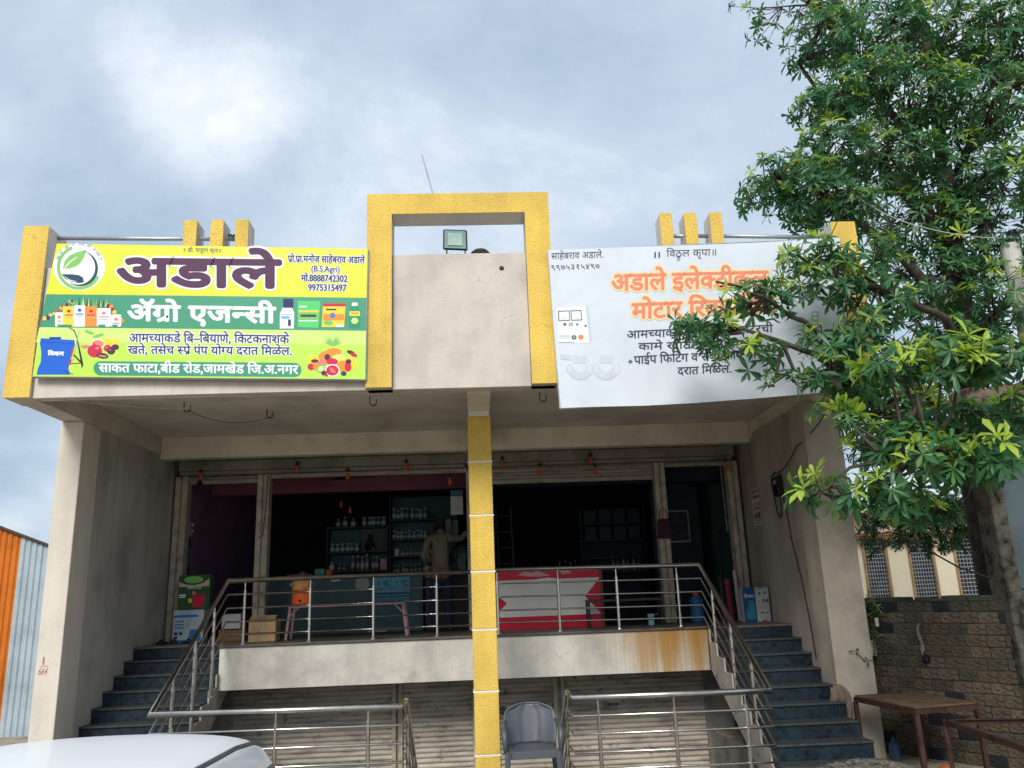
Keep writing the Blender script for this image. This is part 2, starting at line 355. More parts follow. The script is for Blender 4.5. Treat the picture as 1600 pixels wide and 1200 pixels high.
# porch slab with rust stain
stain = M('porch_slab_plaster', (.58, .55, .49), .88, var=.16, scale=1.6, bump=.3, bscale=35, crack=.3, streak=.35)
nt = stain.node_tree; p = nt.nodes['Principled BSDF']; src = p.inputs['Base Color'].links[0].from_socket
tc = N(nt, 'ShaderNodeTexCoord'); sp = N(nt, 'ShaderNodeSeparateXYZ'); L(nt, tc.outputs['Object'], sp.inputs[0])
mp = N(nt, 'ShaderNodeMapping'); mp.inputs['Scale'].default_value = (5.5, 1, .28); L(nt, tc.outputs['Object'], mp.inputs[0])
nn = N(nt, 'ShaderNodeTexNoise', i_Scale=1.7, i_Detail=6.0, i_Roughness=.6); L(nt, mp.outputs[0], nn.inputs['Vector'])
mr = N(nt, 'ShaderNodeMapRange', interpolation_type='SMOOTHSTEP'); mr.inputs[1].default_value = .9; mr.inputs[2].default_value = 2.9; L(nt, sp.outputs[0], mr.inputs[0])
mz = N(nt, 'ShaderNodeMapRange'); mz.inputs[1].default_value = .86; mz.inputs[2].default_value = 1.42; mz.inputs[3].default_value = -.10; mz.inputs[4].default_value = .10; L(nt, sp.outputs[2], mz.inputs[0])
ff = math_(nt, 'ADD', math_(nt, 'MULTIPLY', mr.outputs[0], .36), math_(nt, 'ADD', math_(nt, 'MULTIPLY', nn.outputs['Fac'], .9), mz.outputs[0]))
ms = math_(nt, 'MULTIPLY', ramp(nt, ff, [(.56, (0, 0, 0)), (.78, (.8, .8, .8)), (.95, (1, 1, 1))]), mr.outputs[0])
L(nt, mixc(nt, ms, src, (.40, .215, .05)), p.inputs['Base Color'])
Bx('porch_edge_beam', stain, B, -3.38, 3.06, 11.2, 11.42, .98, 1.51, label='stained edge beam of the porch, rust streaks at its right end')
m = MB(); m.box(-3.40, 3.08, 11.17, 12.9, 1.512, 1.54); m.box(-4.67, -3.40, 11.66, 12.9, 1.512, 1.54); m.box(3.08, 4.24, 10.94, 12.9, 1.512, 1.54)
m.build('porch_floor', floortile, B, bevel=.004)
m = MB(); m.box(-3.38, 3.06, 11.42, 12.9, 1.38, 1.51); m.box(-4.67, -3.40, 11.7, 12.9, 1.30, 1.51); m.box(3.06, 4.12, 11.0, 12.9, 1.30, 1.51); m.build('porch_slab', concrete, B)
# shop front
Bx('lintel_wall', beam_m, B, -4.67, 4.25, 12.92, 13.05, 4.10, 4.508)
for x0, x1 in ((-4.55, -.15), (.25, 4.10)):
    m = MB(); m.box(x0, x1, 12.55, 12.9, 4.06, 4.22); m.box(x0+.01, x1-.01, 12.57, 12.9, 4.0, 4.055)
    m.build('shutter_box', M('shutter_box_paint', (.24, .215, .18), .7, var=.2), B, bevel=.008)
def curtain(name, x0, x1, z0, z1, y, mat, pitch=.062, depth=.022, parent=B, label=None):
    prof = []; n = max(1, int(round((z1-z0)/pitch))); p_ = (z1-z0)/n
    for i in range(n):
        for k, d in ((0, 0), (.12, .35), (.3, .9), (.55, 1), (.8, .75), (.94, .2)): prof.append((z0+(i+k)*p_, -depth*d))
    prof.append((z1, 0)); mb = MB()
    vs = []; 
    for z, d in prof: vs += [(x0, y+d, z), (x1, y+d, z)]
    mb.add(vs, [(2*i, 2*i+1, 2*i+3, 2*i+2) for i in range(len(prof)-1)])
    mb.box(x0, x1, y+.004, y+.012, z0, z1)
    return mb.build(name, mat, parent, label=label)
for x0, x1, z0 in ((-4.44, -3.37, 3.88), (-3.2, -.14, 3.94), (.25, 2.84, 3.74), (3.02, 4.02, 3.93)):
    c = curtain('rolled_shutter', x0, x1, z0+.07, 4.05, 12.78, slatm)
    Bx('bottom_rail', slatm, c, x0, x1, 12.74, 12.80, z0, z0+.068)
for x0, x1, y0 in ((-4.64, -4.45, 12.7), (-3.385, -3.20, 12.7), (-.145, .24, 12.78), (2.85, 3.02, 12.7), (4.03, 4.20, 12.7)):
    m = MB(); xm = (x0+x1)/2; m.box(x0, xm-.012, y0, 12.9, 1.542, 4.0); m.box(xm+.012, x1, y0, 12.9, 1.542, 4.0); m.box(xm-.012, xm+.012, y0+.03, 12.9, 1.542, 4.0)
    m.build('door_post', postm, B, bevel=.005)
# rooms
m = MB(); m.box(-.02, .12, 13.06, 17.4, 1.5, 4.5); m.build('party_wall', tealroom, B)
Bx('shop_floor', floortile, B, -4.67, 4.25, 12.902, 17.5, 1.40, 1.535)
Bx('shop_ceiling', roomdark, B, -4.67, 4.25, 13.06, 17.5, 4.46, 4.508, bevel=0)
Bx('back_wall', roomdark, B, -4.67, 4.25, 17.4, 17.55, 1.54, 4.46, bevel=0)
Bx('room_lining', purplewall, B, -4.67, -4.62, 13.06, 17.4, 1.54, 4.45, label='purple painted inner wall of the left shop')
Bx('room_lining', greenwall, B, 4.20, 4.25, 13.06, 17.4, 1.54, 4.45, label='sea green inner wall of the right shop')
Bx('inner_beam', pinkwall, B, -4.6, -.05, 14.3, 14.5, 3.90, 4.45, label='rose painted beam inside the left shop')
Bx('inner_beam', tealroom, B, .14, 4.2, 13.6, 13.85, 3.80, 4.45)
# basement shutters
for x0, x1 in ((-3.45, -1.25), (-1.1, -.12), (.25, 1.03), (1.2, 3.2)):
    curtain('basement_shutter', x0, x1, -.8, 1.36, 12.25, slat_hi, pitch=.068)
for x0, x1 in ((-1.25, -1.1), (-.12, .25), (1.03, 1.2)):
    m = MB(); m.box(x0, x0+.06, 12.18, 12.4, -1.1, 1.37); m.box(x1-.06, x1, 12.18, 12.4, -1.1, 1.37); m.box(x0+.06, x1-.06, 12.24, 12.4, -1.1, 1.37)
    m.build('basement_post', postm, B, bevel=.005)
Bx('basement_end_wall', concrete, B, -3.8, -3.45, 12.18, 12.6, -1.1, 1.3)
Bx('basement_end_wall', concrete, B, 3.2, 3.6, 12.18, 12.6, -1.1, 1.3)
for p_ in ((-3.557, 9.957), (-2.655, 10.424), (-1.248, 9.873), (.882, 9.9)):
    x, y = p_; MB().tube([(x-.04, y, 4.51), (x-.04, y, 4.42), (x-.02, y, 4.39), (x+.02, y, 4.39), (x+.04, y, 4.42), (x+.04, y, 4.47)], .007, 6).build('ceiling_hook', darkwire, B)
# painted survey mark on the left pillar
red = F('red_crayon', (.50, .16, .16))
class Flat(Board): pass
gb = Board([1, 0, -4.94, 0, -1, 1.6, 0, 0], 9.70, bpy.data.objects['pillar']); ROOT['pillar'] = ROOT[B.name]
gb.text('1', .075, .092, .12, .12, .075, red, name='painted_mark'); gb.shapes('painted_mark', [(red, [(.05, .137), (.14, .130), (.14, .136), (.05, .143)])])
gb.text('664', .035, .13, .225, .225, .065, red, name='painted_mark', slant=.2)

# ------------------------------------------------------------ staircases
def stairs(x0, x1, ytop, side, label, n=9, tr=.275, xs=None):
    root = thing('staircase', label, 'stairs', ((x0+x1)/2, ytop-n*tr/2, GZ))
    rise = (1.54-GZ)/n
    for i in range(n-1):
        z = 1.54-(i+1)*rise; y1 = ytop-i*tr; y0 = y1-tr
        st = Bx('step', granite, root, x0, x1, y0+.012, y1+.02, max(GZ, z-.33), z-.026, bevel=.003)
        Bx('tread', nosing, st, x0, x1, y0-.012, y1-.002 if i else y1+.01, z-.025, z, bevel=.006)
    Bx('top_riser', granite, root, x0, x1, ytop+.012, ytop+.05, 1.54-rise, 1.511)
    # inclined waist with the plastered side face
    xin = x1 if side > 0 else x0; d = .02*side
    pts = [(xin, ytop+.05, 1.51)]
    for i in range(n-1):
        z = 1.54-(i+1)*rise; y1 = ytop-i*tr
        pts += [(xin, y1+.012, z+rise-.03 if i else 1.51), (xin, y1+.012, z-.03)]
    yb = ytop-(n-1)*tr
    pts += [(xin, yb+.012, GZ), (xin, ytop+.05-(1.0-GZ)/.5818, GZ), (xin, ytop+.05, 1.0)]
    MB().prism(pts, (d, 0, 0)).build('stringer', M('stringer_plaster', (.43, .39, .34), .9, var=.2, scale=2, streak=.3), root, fix=True)
    m = MB(); m.prism([(x0, ytop+.05, 1.34), (x0, ytop+.05, 1.15), (x0, yb+.3, GZ), (x0, yb+.03, GZ)], (x1-x0, 0, 0)); m.build('waist_slab', concrete, root, fix=True)
    return root
stairs(-4.67, -3.39, 11.66, 1, 'dark granite staircase climbing along the left side wall')
stairs(3.03, 4.12, 10.94, -1, 'dark granite staircase climbing along the right side wall, deep in shade')

# ------------------------------------------------------------ railings
OFF = (.18, .355, .53, .69)
def railing(label, paths, posts, loc):
    root = thing('steel_railing', label, 'railing', loc)
    MB().tube(paths, .026, 12).build('handrail', steel, root, smooth=True)
    for o_ in OFF:
        MB().tube([(x, y, z-o_) for x, y, z in paths], .0105, 8).build('bar', steel, root, smooth=True)
    for x, y, zb, zt in posts:
        m = MB(); m.tube([(x, y+.004, zb), (x, y+.004, zt-.13)], .021, 10); m.tube([(x, y+.004, zt-.13), (x, y+.004, zt-.02)], .010, 8)
        m.lathe((x, y+.004, zb), [(.045, 0), (.045, .012), (.02, .02)], 12); m.build('post', steel, root, smooth=False)
    return root
slope = lambda y: 1.0+(y-8.87)*(2.36-1.0)/(11.2-8.87)
nose = lambda y, yt: 1.54-(math.floor((yt-y)/.275)+1)*.16
lp = [(-.10, 11.25, 2.36), (-3.33, 11.25, 2.36), (-3.33, 8.87, 1.0), (-.81, 8.87, .985), (-.785, 9.12, 1.01), (-.785, 10.7, -.1)]
railing('left stainless railing running from the porch down the left stairs to the pit', lp,
    [(x, 11.25, 1.54, 2.36) for x in (-3.10, -2.24, -1.40, -.555)]+[(-3.33, y, z, slope(y)) for y, z in ((10.75, .95), (10.1, .6), (9.45, .25))]+
    [(x, 8.87, GZ, .995) for x in (-3.12, -2.08, -1.15)]+[(-.785, 9.3, .0, .86), (-.785, 10.1, -.7, .33)], (-2.1, 10, GZ))
rp = [(.24, 11.25, 2.375), (3.05, 11.25, 2.345), (3.02, 8.87, .975), (.95, 8.87, .992), (.915, 9.12, 1.02), (.915, 10.7, -.1)]
railing('right stainless railing running from the porch down the right stairs to the pit', rp,
    [(x, 11.25, 1.54, 2.36) for x in (.26, 1.085, 1.885, 2.72)]+[(3.04, y, z, slope(y)-.02) for y, z in ((10.75, .95), (10.1, .6), (9.45, .25))]+
    [(x, 8.87, GZ, .985) for x in (1.21, 2.0, 2.75)]+[(.915, 9.3, .0, .86), (.915, 10.1, -.7, .33)], (2.1, 10, GZ))

# ============================================================ LEFT BANNER
HLh = [0.002650831, -6.652152e-05, -5.175725, -0.0001231788, -0.002403576, 6.285154, -1.282977e-05, 7.997473e-05]
sb = thing('shop_banner', 'yellow and green agro agency banner on the left parapet', 'signboard', (-2.9, 8.42, 4.4))
h = homog(HLh)
def quad(pts, y, hh): return [(hh(*p)[0], y, hh(*p)[1]) for p in pts]
BL = [(135, 662), (1522, 674), (1532, 130), (237, 108)]
MB().prism(quad(BL, 8.402, h), (0, .03, 0)).build('board', M('banner_back', (.6, .6, .58), .5), sb, fix=True)
fm = MB(); Q = quad(BL, 8.44, h)
for i in range(4): fm.tube([Q[i], Q[(i+1) % 4]], .012, 6)
fm.build('batten', galv, sb)
b = Board(HLh, 8.402, sb)
vinyl = F('vinyl_lime', (.50, .80, .09), .35); yel = F('vinyl_yellow', (.70, .74, .03), .35); grn = F('vinyl_green', (.045, .30, .17), .35)
navy = F('navy', (.02, .03, .13)); wht = F('white', (.82, .84, .86)); plum = F('plum', (.085, .025, .075)); lg = F('leaf_green', (.22, .52, .12)); dteal = F('deep_teal', (.005, .06, .10))
blu = F('tank_blue', (.005, .12, .60)); redp = F('fruit_red', (.60, .02, .06)); org = F('fruit_orange', (.85, .28, .04)); pnk = F('fruit_pink', (.75, .22, .20)); dk = F('dark_fruit', (.09, .02, .06)); lem = F('lemon', (.85, .65, .05)); gsh = F('print_grey', (.35, .38, .42)); blk = F('black', (.02, .02, .02)); lime2 = F('lime_pale', (.62, .85, .22))
b.shapes('yellow_field', [(yel, [(237, 108), (1532, 130), (1527, 335), (192, 320)])])
b.shapes('green_band', [(grn, [(193, 319), (1527, 334), (1525, 471), (164, 456)])])
b.shapes('lime_field', [(vinyl, [(164, 457), (1525, 472), (1522, 673), (136, 661)]), (lime2, [(164, 457), (1525, 472), (1524, 530), (150, 520)])])
b.text('॥ श^ी. पाडुरंग कृपा॥', 766, 921, 142, 146, 15, navy, name='small_lettering')
b.text('अडाले', 492, 1168, 282, 290, 108, plum, bold=(8, 8), halo=8, hmat=wht, name='title_lettering')
b.text('प^ो.प^ा.मनोज साहेबराव अडाले', 1200, 1520, 184, 190, 25, navy, bold=(1, 1), halo=3, hmat=wht)
b.text('(B.S.Agri)', 1298, 1415, 224, 228, 22, navy, bold=(.8, .6), halo=3, hmat=wht)
b.text('मो.8888742302', 1255, 1447, 264, 268, 24, navy, bold=(1.3, .8), halo=3, hmat=wht)
b.text('9975315497', 1285, 1443, 304, 306, 24, navy, bold=(1.3, .8), halo=3, hmat=wht)
b.text('ॲग^ो एज{न}सी', 534, 1148, 428, 438, 62, wht, bold=(4.5, 4))
b.text('आम{च}याकडे बि–बियाणे, किटकनाशके', 540, 1205, 518, 524, 33, navy, bold=(1, 1), halo=3.6, hmat=wht)
b.text('खते, तसेच {स}प^े पंप यो{ग}य दरात मिळेल.', 533, 1215, 567, 573, 31, navy, bold=(1, 1), halo=3.6, hmat=wht)
b.shapes('green_pill', [(grn, [(x, y+(x-390)*.008) for x, y in rbox(390, 1256, 598, 658, 29, 6)])])
b.text('साकत फाटा,बीड रोड,जामखेड जि.अ.नगर', 412, 1243, 643, 651, 34, wht, bold=(1.8, 1.4))
def rowtext(bd, st, cx, cy, r, a0, a1, hgt, mat):     # letters set along an arc
    gs = []; i = 0
    k = (a1-a0)/max(1, len(st)-1); mb = MB(); 
    for j, ch in enumerate(st):
        v, f, a = glyph(ch)
        if not v: continue
        t = R(a0+k*j); sc = hgt/HL; ca, sa = math.cos(t+math.pi/2), math.sin(t+math.pi/2)
        P = []
        for x, y in v:
            X, Y = (x-a/2)*sc*.9, -y*sc; P.append((cx+r*math.cos(t)+X*ca-Y*sa, cy+r*math.sin(t)+X*sa+Y*ca))
        mb.add([bd.pt(*q) for q in P], f)
    bd.k += 1; mb.build('arc_lettering', mat, bd.p)
b.shapes('logo', [(wht, ell(330, 205, 108, 99, 36)), (lg, arc(330, 208, 80, 93, 25, 250)), (lg, [(262, 212), (270, 180), (290, 158), (322, 143), (362, 134), (350, 165), (335, 190), (312, 206), (288, 213)]),
    (wht, [(268, 208), (290, 182), (322, 162), (322, 165), (293, 186), (272, 210)]),
    (dteal, arc(330, 210, 66, 79, -75, 128, taper=True)), (dteal, [(256, 236), (300, 236), (330, 240), (346, 250), (350, 270), (330, 273), (300, 268), (272, 255)]), (wht, [(262, 240), (290, 258), (318, 266), (318, 269), (288, 262)])])
rowtext(b, 'अडाले ॲग्रो एजन्सी,जामखेड', 330, 207, 91, -158, -22, 11, navy)
# fertiliser bags and fruit in the green band
it = []
for k in range(26): it.append((random.choice((dk, lem, redp, dteal, gsh, blk, org)), ell(175+k*5.2+random.uniform(-4, 4), 430-k*3.2+random.uniform(-8, 8), random.uniform(5, 9), n=9)))
for k in range(14): it.append((random.choice((redp, org, dk, pnk, lem)), ell(450+k*4.5, 360+k*6+random.uniform(-10, 10), random.uniform(6, 11), n=9)))
for k in range(16):
    x = 290+k*10; it.append((random.choice((lg, lem, dteal, lime2)), [(x-3, 372), (x+3, 372), (x+random.uniform(-10, 10), 326+random.uniform(0, 18))]))
for x0, x1, y0, mt, mk in ((230, 264, 395, wht, org), (262, 312, 370, lem, redp), (308, 356, 366, wht, blu), (354, 406, 370, org, redp), (404, 462, 378, wht, pnk), (462, 506, 404, wht, pnk)):
    it += [(mt, rbox(x0, x1, y0, 455, 5, 2)), (mk, ell((x0+x1)/2, y0+20, 9, 7, 8)), (mk, rbox(x0+8, x1-8, y0+34, y0+39, 1, 1)), (gsh, rbox(x0+10, x1-10, y0+46, y0+49, 1, 1))]
it += [(grn, rbox(x0, x1, 446, 455, 2, 1)) for x0, x1 in ((240, 300), (410, 440), (468, 490))]
b.shapes('product_picture', it, label='row of fertiliser bags in front of fruit')
bot = []
bot += [(wht, [(1178, 375), (1216, 375), (1226, 395), (1224, 462), (1166, 462), (1166, 400)]), (navy, rbox(1180, 1222, 338, 376, 3, 2)), (F('sky_blue', (.15, .45, .75)), rbox(1172, 1206, 410, 422, 1, 1)), (navy, rbox(1200, 1212, 424, 452, 2, 1)), (gsh, rbox(1172, 1216, 402, 405, 1, 1)),
    (F('pouch_green', (.10, .62, .18)), [(1240, 346), (1336, 348), (1326, 460), (1242, 456)]), (lem, rbox(1244, 1328, 386, 394, 1, 1)), (lg, rbox(1244, 1326, 396, 428, 1, 1)), (dteal, rbox(1252, 1318, 404, 414, 1, 1)), (wht, rbox(1244, 1324, 428, 432, 1, 1)), (wht, rbox(1246, 1278, 368, 374, 1, 1)),
    (lem, [(1346, 358), (1440, 358), (1434, 456), (1340, 456)]), (redp, rbox(1346, 1440, 358, 370, 1, 1)), (org, rbox(1346, 1434, 402, 428, 1, 1)), (F('badge_blue', (.1, .2, .5)), ell(1386, 408, 12, n=12)), (lg, ell(1368, 438, 20, 12, 12)), (blk, rbox(1358, 1402, 380, 386, 1, 1)), (wht, rbox(1400, 1432, 446, 456, 1, 1)),
    (F('bottle_green', (.03, .28, .16)), [(1468, 368), (1488, 368), (1502, 386), (1500, 460), (1454, 460), (1454, 386)]), (wht, rbox(1466, 1490, 354, 368, 2, 1)), (lem, rbox(1456, 1500, 390, 410, 1, 1)), (lime2, ell(1478, 430, 16, 14, 6)), (org, rbox(1464, 1492, 396, 402, 1, 1))]
b.shapes('product_picture', bot, label='bottle, pouch, seed packet and green bottle')
# knapsack sprayer picture
b.shapes('sprayer_picture', [(blu, [(170, 502), (310, 510), (312, 530), (292, 600), (285, 628), (292, 655), (152, 655), (158, 628), (170, 600), (172, 560), (166, 525)]), (F('tank_dark', (.0, .06, .35)), [(172, 516), (308, 523), (308, 526), (172, 520)]), (F('tank_dark', (.0, .06, .35)), rbox(205, 255, 497, 508, 3, 1)),
    (blk, [(290, 458), (312, 470), (322, 500), (318, 500), (308, 473), (288, 461)]), (blk, [(318, 498), (322, 498), (348, 612), (340, 630), (338, 614)]), (gsh, [(328, 470), (331, 471), (302, 610), (299, 609)]), (redp, [(303, 545), (312, 530), (298, 585), (292, 582)]), (redp, [(292, 590), (300, 590), (294, 614), (284, 612)]),
    (blk, [(304, 572), (310, 570), (345, 605), (340, 612)]), (blk, [(290, 608), (345, 604), (345, 608), (290, 611)]), (blk, [(262, 638), (268, 637), (306, 652), (305, 655)])])
b.text('विक^म', 200, 266, 574, 575, 15, wht, bold=(1.5, 1.2))
b.shapes('fruit_picture', [(lg, ell(372, 478, 22, 7, 12, 20)), (lg, ell(410, 492, 26, 7, 12, -15)), (lime2, ell(355, 510, 22, 14)), (pnk, ell(356, 538, 20, 8)), (wht, ell(407, 527, 28, 20)), (pnk, ell(407, 527, 25, 17)), (lem, ell(448, 516, 20, 14)), (lem, ell(482, 518, 16, 12)), (redp, ell(395, 556, 31, 27)), (redp, [(386, 532), (392, 520), (400, 532)]), (pnk, ell(405, 544, 8, 5)),
    (redp, ell(449, 545, 17, 15)), (dk, ell(480, 540, 16, 12)), (dk, ell(463, 556, 17, 15)), (dk, ell(427, 576, 26, 12, 14, 8)), (pnk, ell(427, 577, 18, 4, 12, 8)), (pnk, ell(444, 541, 4, 3, 8)), (pnk, ell(458, 551, 4, 3, 8))])
it = [(lg, [(1386+6*math.cos(R(a)), 536), (1386+45*math.cos(R(a)), 536+56*math.sin(R(a))), (1386-5*math.cos(R(a)), 532)]) for a in range(-160, -15, 9)]
it += [(org, ell(1390, 560, 34, 17)), (lem, ell(1310, 592, 26, 18)), (org, ell(1356, 580, 28, 24)), (dk, ell(1364, 582, 12, 14)), (lem, ell(1440, 598, 50, 18, 20, 12)), (lem, ell(1462, 612, 24, 26)), (lime2, ell(1412, 582, 26, 12)), (dk, ell(1312, 598, 16, 8)), (dk, ell(1462, 562, 18, 8, 12, 20)), (redp, ell(1474, 572, 16, 8, 12, 20)), (redp, ell(1297, 622, 16, 14)), (org, ell(1322, 620, 18, 18)),
    (pnk, ell(1345, 604, 20, 12)), (redp, ell(1384, 600, 24, 14)), (org, ell(1430, 620, 26, 24)), (redp, ell(1450, 622, 14, 20)), (dk, ell(1452, 600, 12, 10)), (lg, ell(1338, 630, 20, 16, 16, -25)), (lime2, ell(1338, 630, 15, 11, 16, -25)), (wht, ell(1337, 631, 4, 7)), (wht, ell(1385, 637, 31, 26)), (redp, ell(1385, 637, 26, 22)), (pnk, ell(1385, 637, 9, 8)), (dk, ell(1350, 648, 12, 10)), (dteal, ell(1432, 650, 12, 10)), (redp, ell(1360, 657, 7, 6)),
    (pnk, ell(1378, 630, 3, 6, 8)), (pnk, ell(1394, 644, 3, 6, 8, 60))]
b.shapes('fruit_picture', it, label='pineapple, bananas, papaya and cut grapefruit')

# ============================================================ RIGHT BANNER
HR = [0.00227477, -5.708442e-05, 0.8594394, -0.0001057578, -0.002062256, 6.255579, -1.103595e-05, 6.879288e-05]
s2 = thing('shop_banner', 'sagging white electricals banner on the right parapet, partly behind tree branches', 'signboard', (2.6, 8.38, 4.1))
h2 = homog(HR)
ed = [(84, 984), (230, 978), (500, 972), (760, 958), (1100, 932), (1330, 912), (1540, 895), (1512, 520), (1480, 130), (1100, 155), (760, 168), (330, 182), (22, 194), (40, 470)]
vin2 = M('print_white_vinyl', (.64, .69, .75), .45, var=.05, scale=1.2, bump=.35, bscale=2.2)
MB().prism(quad(ed, 8.383, h2), (0, .012, 0)).build('sheet', vin2, s2, fix=True)
Q = quad([(84, 984), (1540, 895), (1480, 130), (22, 194)], 8.42, h2); m = MB()
for i in range(4): m.tube([Q[i], Q[(i+1) % 4]], .012, 6)
for a, c_ in (((84, 984), (22, 194)), ((760, 950), (760, 170))): m.tube([(h2(*a)[0], 8.42, h2(*a)[1]), (h2(*c_)[0], 8.42, h2(*c_)[1])], .01, 6)
m.build('batten', galv, s2)
b = Board(HR, 8.383, s2); fade = F('faded_black', (.06, .06, .10)); redo = F('faded_orange', (.78, .24, .15)); yelh = F('faded_yellow', (.80, .68, .36))
b.text('साहेबराव अडाले.', 36, 296, 240, 232, 30, fade); b.text('९९७५३१५४९७', 36, 278, 294, 286, 24, fade)
b.text('॥', 552, 580, 234, 233, 30, fade); b.text('विठ~ल कृपा॥', 612, 860, 229, 221, 32, fade)
b.text('अडाले इले{क}ट^ीकल', 340, 1120, 398, 378, 78, redo, bold=(4, 4), halo=9, hmat=yelh, name='title_lettering')
b.text('मोटार रिवायडिंग', 440, 1150, 538, 510, 74, redo, bold=(4, 4), halo=9, hmat=yelh, name='title_lettering')
b.text('आम{च}याकडे मोटारीचे ,स्टार्टरची'.replace('स्ट', '{स}ट').replace('र्ट', 'ट'), 415, 1145, 636, 604, 36, fade, bold=(1, 1))
b.text('कामे खात्रीपूर्वक होतील'.replace('त्र', 'त^').replace('र्व', 'व'), 472, 1090, 694, 676, 34, fade, bold=(1, 1))
b.text('पाईप फिटिंग व स{व}व कामे यो{ग}य', 450, 1120, 764, 730, 38, fade, bold=(1.2, 1)); b.text('दरात मिळेल.', 668, 936, 818, 806, 36, fade, bold=(1.2, 1))
it = [(fade, [(432+3*math.cos(R(a)-1.2), 752+3*math.sin(R(a)-1.2)), (432+15*math.cos(R(a)), 752+15*math.sin(R(a))), (432+3*math.cos(R(a)+1.2), 752+3*math.sin(R(a)+1.2))]) for a in range(0, 360, 45)]
b.shapes('asterisk', it)
pg = F('panel_grey', (.55, .60, .64)); pw = F('panel_white', (.78, .82, .84)); fr_ = F('meter_frame', (.10, .12, .16))
b.shapes('control_panel_picture', [(pg, [(206, 474), (222, 470), (240, 640), (228, 660)]), (pw, [(60, 482), (208, 472), (228, 660), (72, 656)]), (fr_, [(70, 498), (128, 496), (130, 548), (72, 550)]), (pw, [(75, 503), (124, 501), (126, 543), (77, 545)]), (fr_, [(132, 496), (186, 494), (192, 546), (136, 548)]), (pw, [(137, 501), (182, 499), (187, 541), (140, 543)]),
    (redp, ell(104, 566, 9, 8, 12)), (fr_, ell(134, 566, 10, 9, 12)), (pw, ell(134, 566, 5, 5, 12)), (fr_, ell(166, 566, 6, 6, 12)), (fr_, ell(208, 573, 6, 6, 12)), (fr_, ell(150, 631, 13, 12, 14)), (lg, ell(150, 631, 6, 6, 12)), (org, ell(184, 630, 14, 13, 14)), (pnk, ell(184, 630, 7, 7, 12)), (gsh, rbox(76, 130, 622, 626, 1, 1)), (gsh, rbox(76, 130, 632, 635, 1, 1)), (gsh, rbox(74, 150, 654, 657, 1, 1)), (fr_, rbox(96, 104, 536, 538, .5, 1)), (fr_, rbox(160, 166, 534, 536, .5, 1))])
it = []
pf = F('fitting_grey', (.56, .61, .66)); pf2 = F('fitting_shade', (.52, .57, .62)); pw2 = pw; pw = F('fitting_light', (.62, .67, .72))
for x in (180, 312): it += [(pf2, arc(x, 778, 46, 66, 20, 160)), (pf, arc(x, 774, 30, 62, 15, 165)), (pf, [(x-30, 716), (x+30, 716), (x+34, 760), (x-34, 760)]), (pw, ell(x, 716, 30, 8, 16)), (pf, ell(x-50, 790, 18, 26)), (pf, ell(x+50, 790, 18, 26)), (pw, ell(x-50, 788, 12, 18)), (pw, ell(x+50, 788, 12, 18))]
it.append((pf, [(80, 712), (140, 720), (140, 745), (84, 740)]))
b.shapes('pipe_fitting_picture', it); pw = pw2
it = [(gsh, rbox(1340, 1372, 500, 720, 3, 1))]+[(pw, rbox(1346, 1366, 508+22*k, 520+22*k, 1, 1)) for k in range(9)]+[(gsh, rbox(1270, 1300, 530+20*k, 536+20*k, 1, 1)) for k in range(9)]
b.shapes('switchgear_picture', it)

# ============================================================ ROOFTOP THINGS
fl = thing('flood_light', 'square black LED flood light above the blank centre panel', 'lamp', (-.15, 8.62, 5.82))
MB().prism([(-.300, 8.50, 5.862), (-.02, 8.50, 5.845), (-.022, 8.56, 6.125), (-.295, 8.56, 6.14)], (0, .05, .012)).build('housing', black, fl, bevel=.012, fix=True)
MB().prism([(-.283, 8.498, 5.880), (-.037, 8.498, 5.863), (-.040, 8.556, 6.107), (-.278, 8.556, 6.122)], (0, .002, 0)).build('glass', M('lamp_glass', (.16, .27, .25), .15, var=.1, bump=0, spec=.6), fl, fix=True)
MB().prism([(-.245, 8.499, 5.91), (-.075, 8.499, 5.90), (-.08, 8.545, 6.075), (-.24, 8.545, 6.085)], (0, -.004, 0)).build('led_plate', M('led_plate', (.30, .42, .36), .3, bump=0), fl, fix=True)
MB().tube([(-.26, 8.60, 5.99), (-.26, 8.63, 5.83), (-.05, 8.63, 5.83), (-.05, 8.60, 5.98)], .009, 6).build('bracket', black, fl)
o = MB().lathe((.125, 8.63, 5.822), [(.10, 0), (.115, .035), (.08, .07), (.02, .075)], 9).build('stone', M('dark_rag', (.05, .045, .04), .9, bump=.6), bevel=.0, base=(.125, 8.63, 5.82)); tag(o, 'dark rounded lump lying on the blank panel right of the flood light', 'stone')
o = MB().tube([(-.385, 8.75, 6.54), (-.48, 8.9, 7.0), (-.56, 9.0, 7.36)], .009, 6).build('antenna_rod', galv, base=(-.385, 8.75, 6.53)); tag(o, 'thin leaning metal rod standing on top of the yellow frame', 'rod')
def wire(name, label, pts, r=.005, mat=None, cat='cable', sag=0, n=10):
    P = []
    for a, c_ in zip(pts[:-1], pts[1:]):
        for k in range(n):
            t_ = k/n; q = Vector(a).lerp(Vector(c_), t_); q.z -= sag*4*t_*(1-t_); P.append(q)
    P.append(Vector(pts[-1])); o = MB().tube(P, r, 5).build(name, mat or darkwire, base=tuple(pts[0])); return tag(o, label, cat)
m = MB()
for k in range(3): m.tube([(-2.72+.03*k+.02*math.cos(a), 8.60+.02*math.sin(a), 6.12+.012*math.sin(a*2+k)) for a in [j*.7 for j in range(10)]], .006, 5)
tag(m.build('wire_coil', darkwire, base=(-2.7, 8.6, 6.02)), 'small tangle of black wire between the left yellow fins', 'wire')

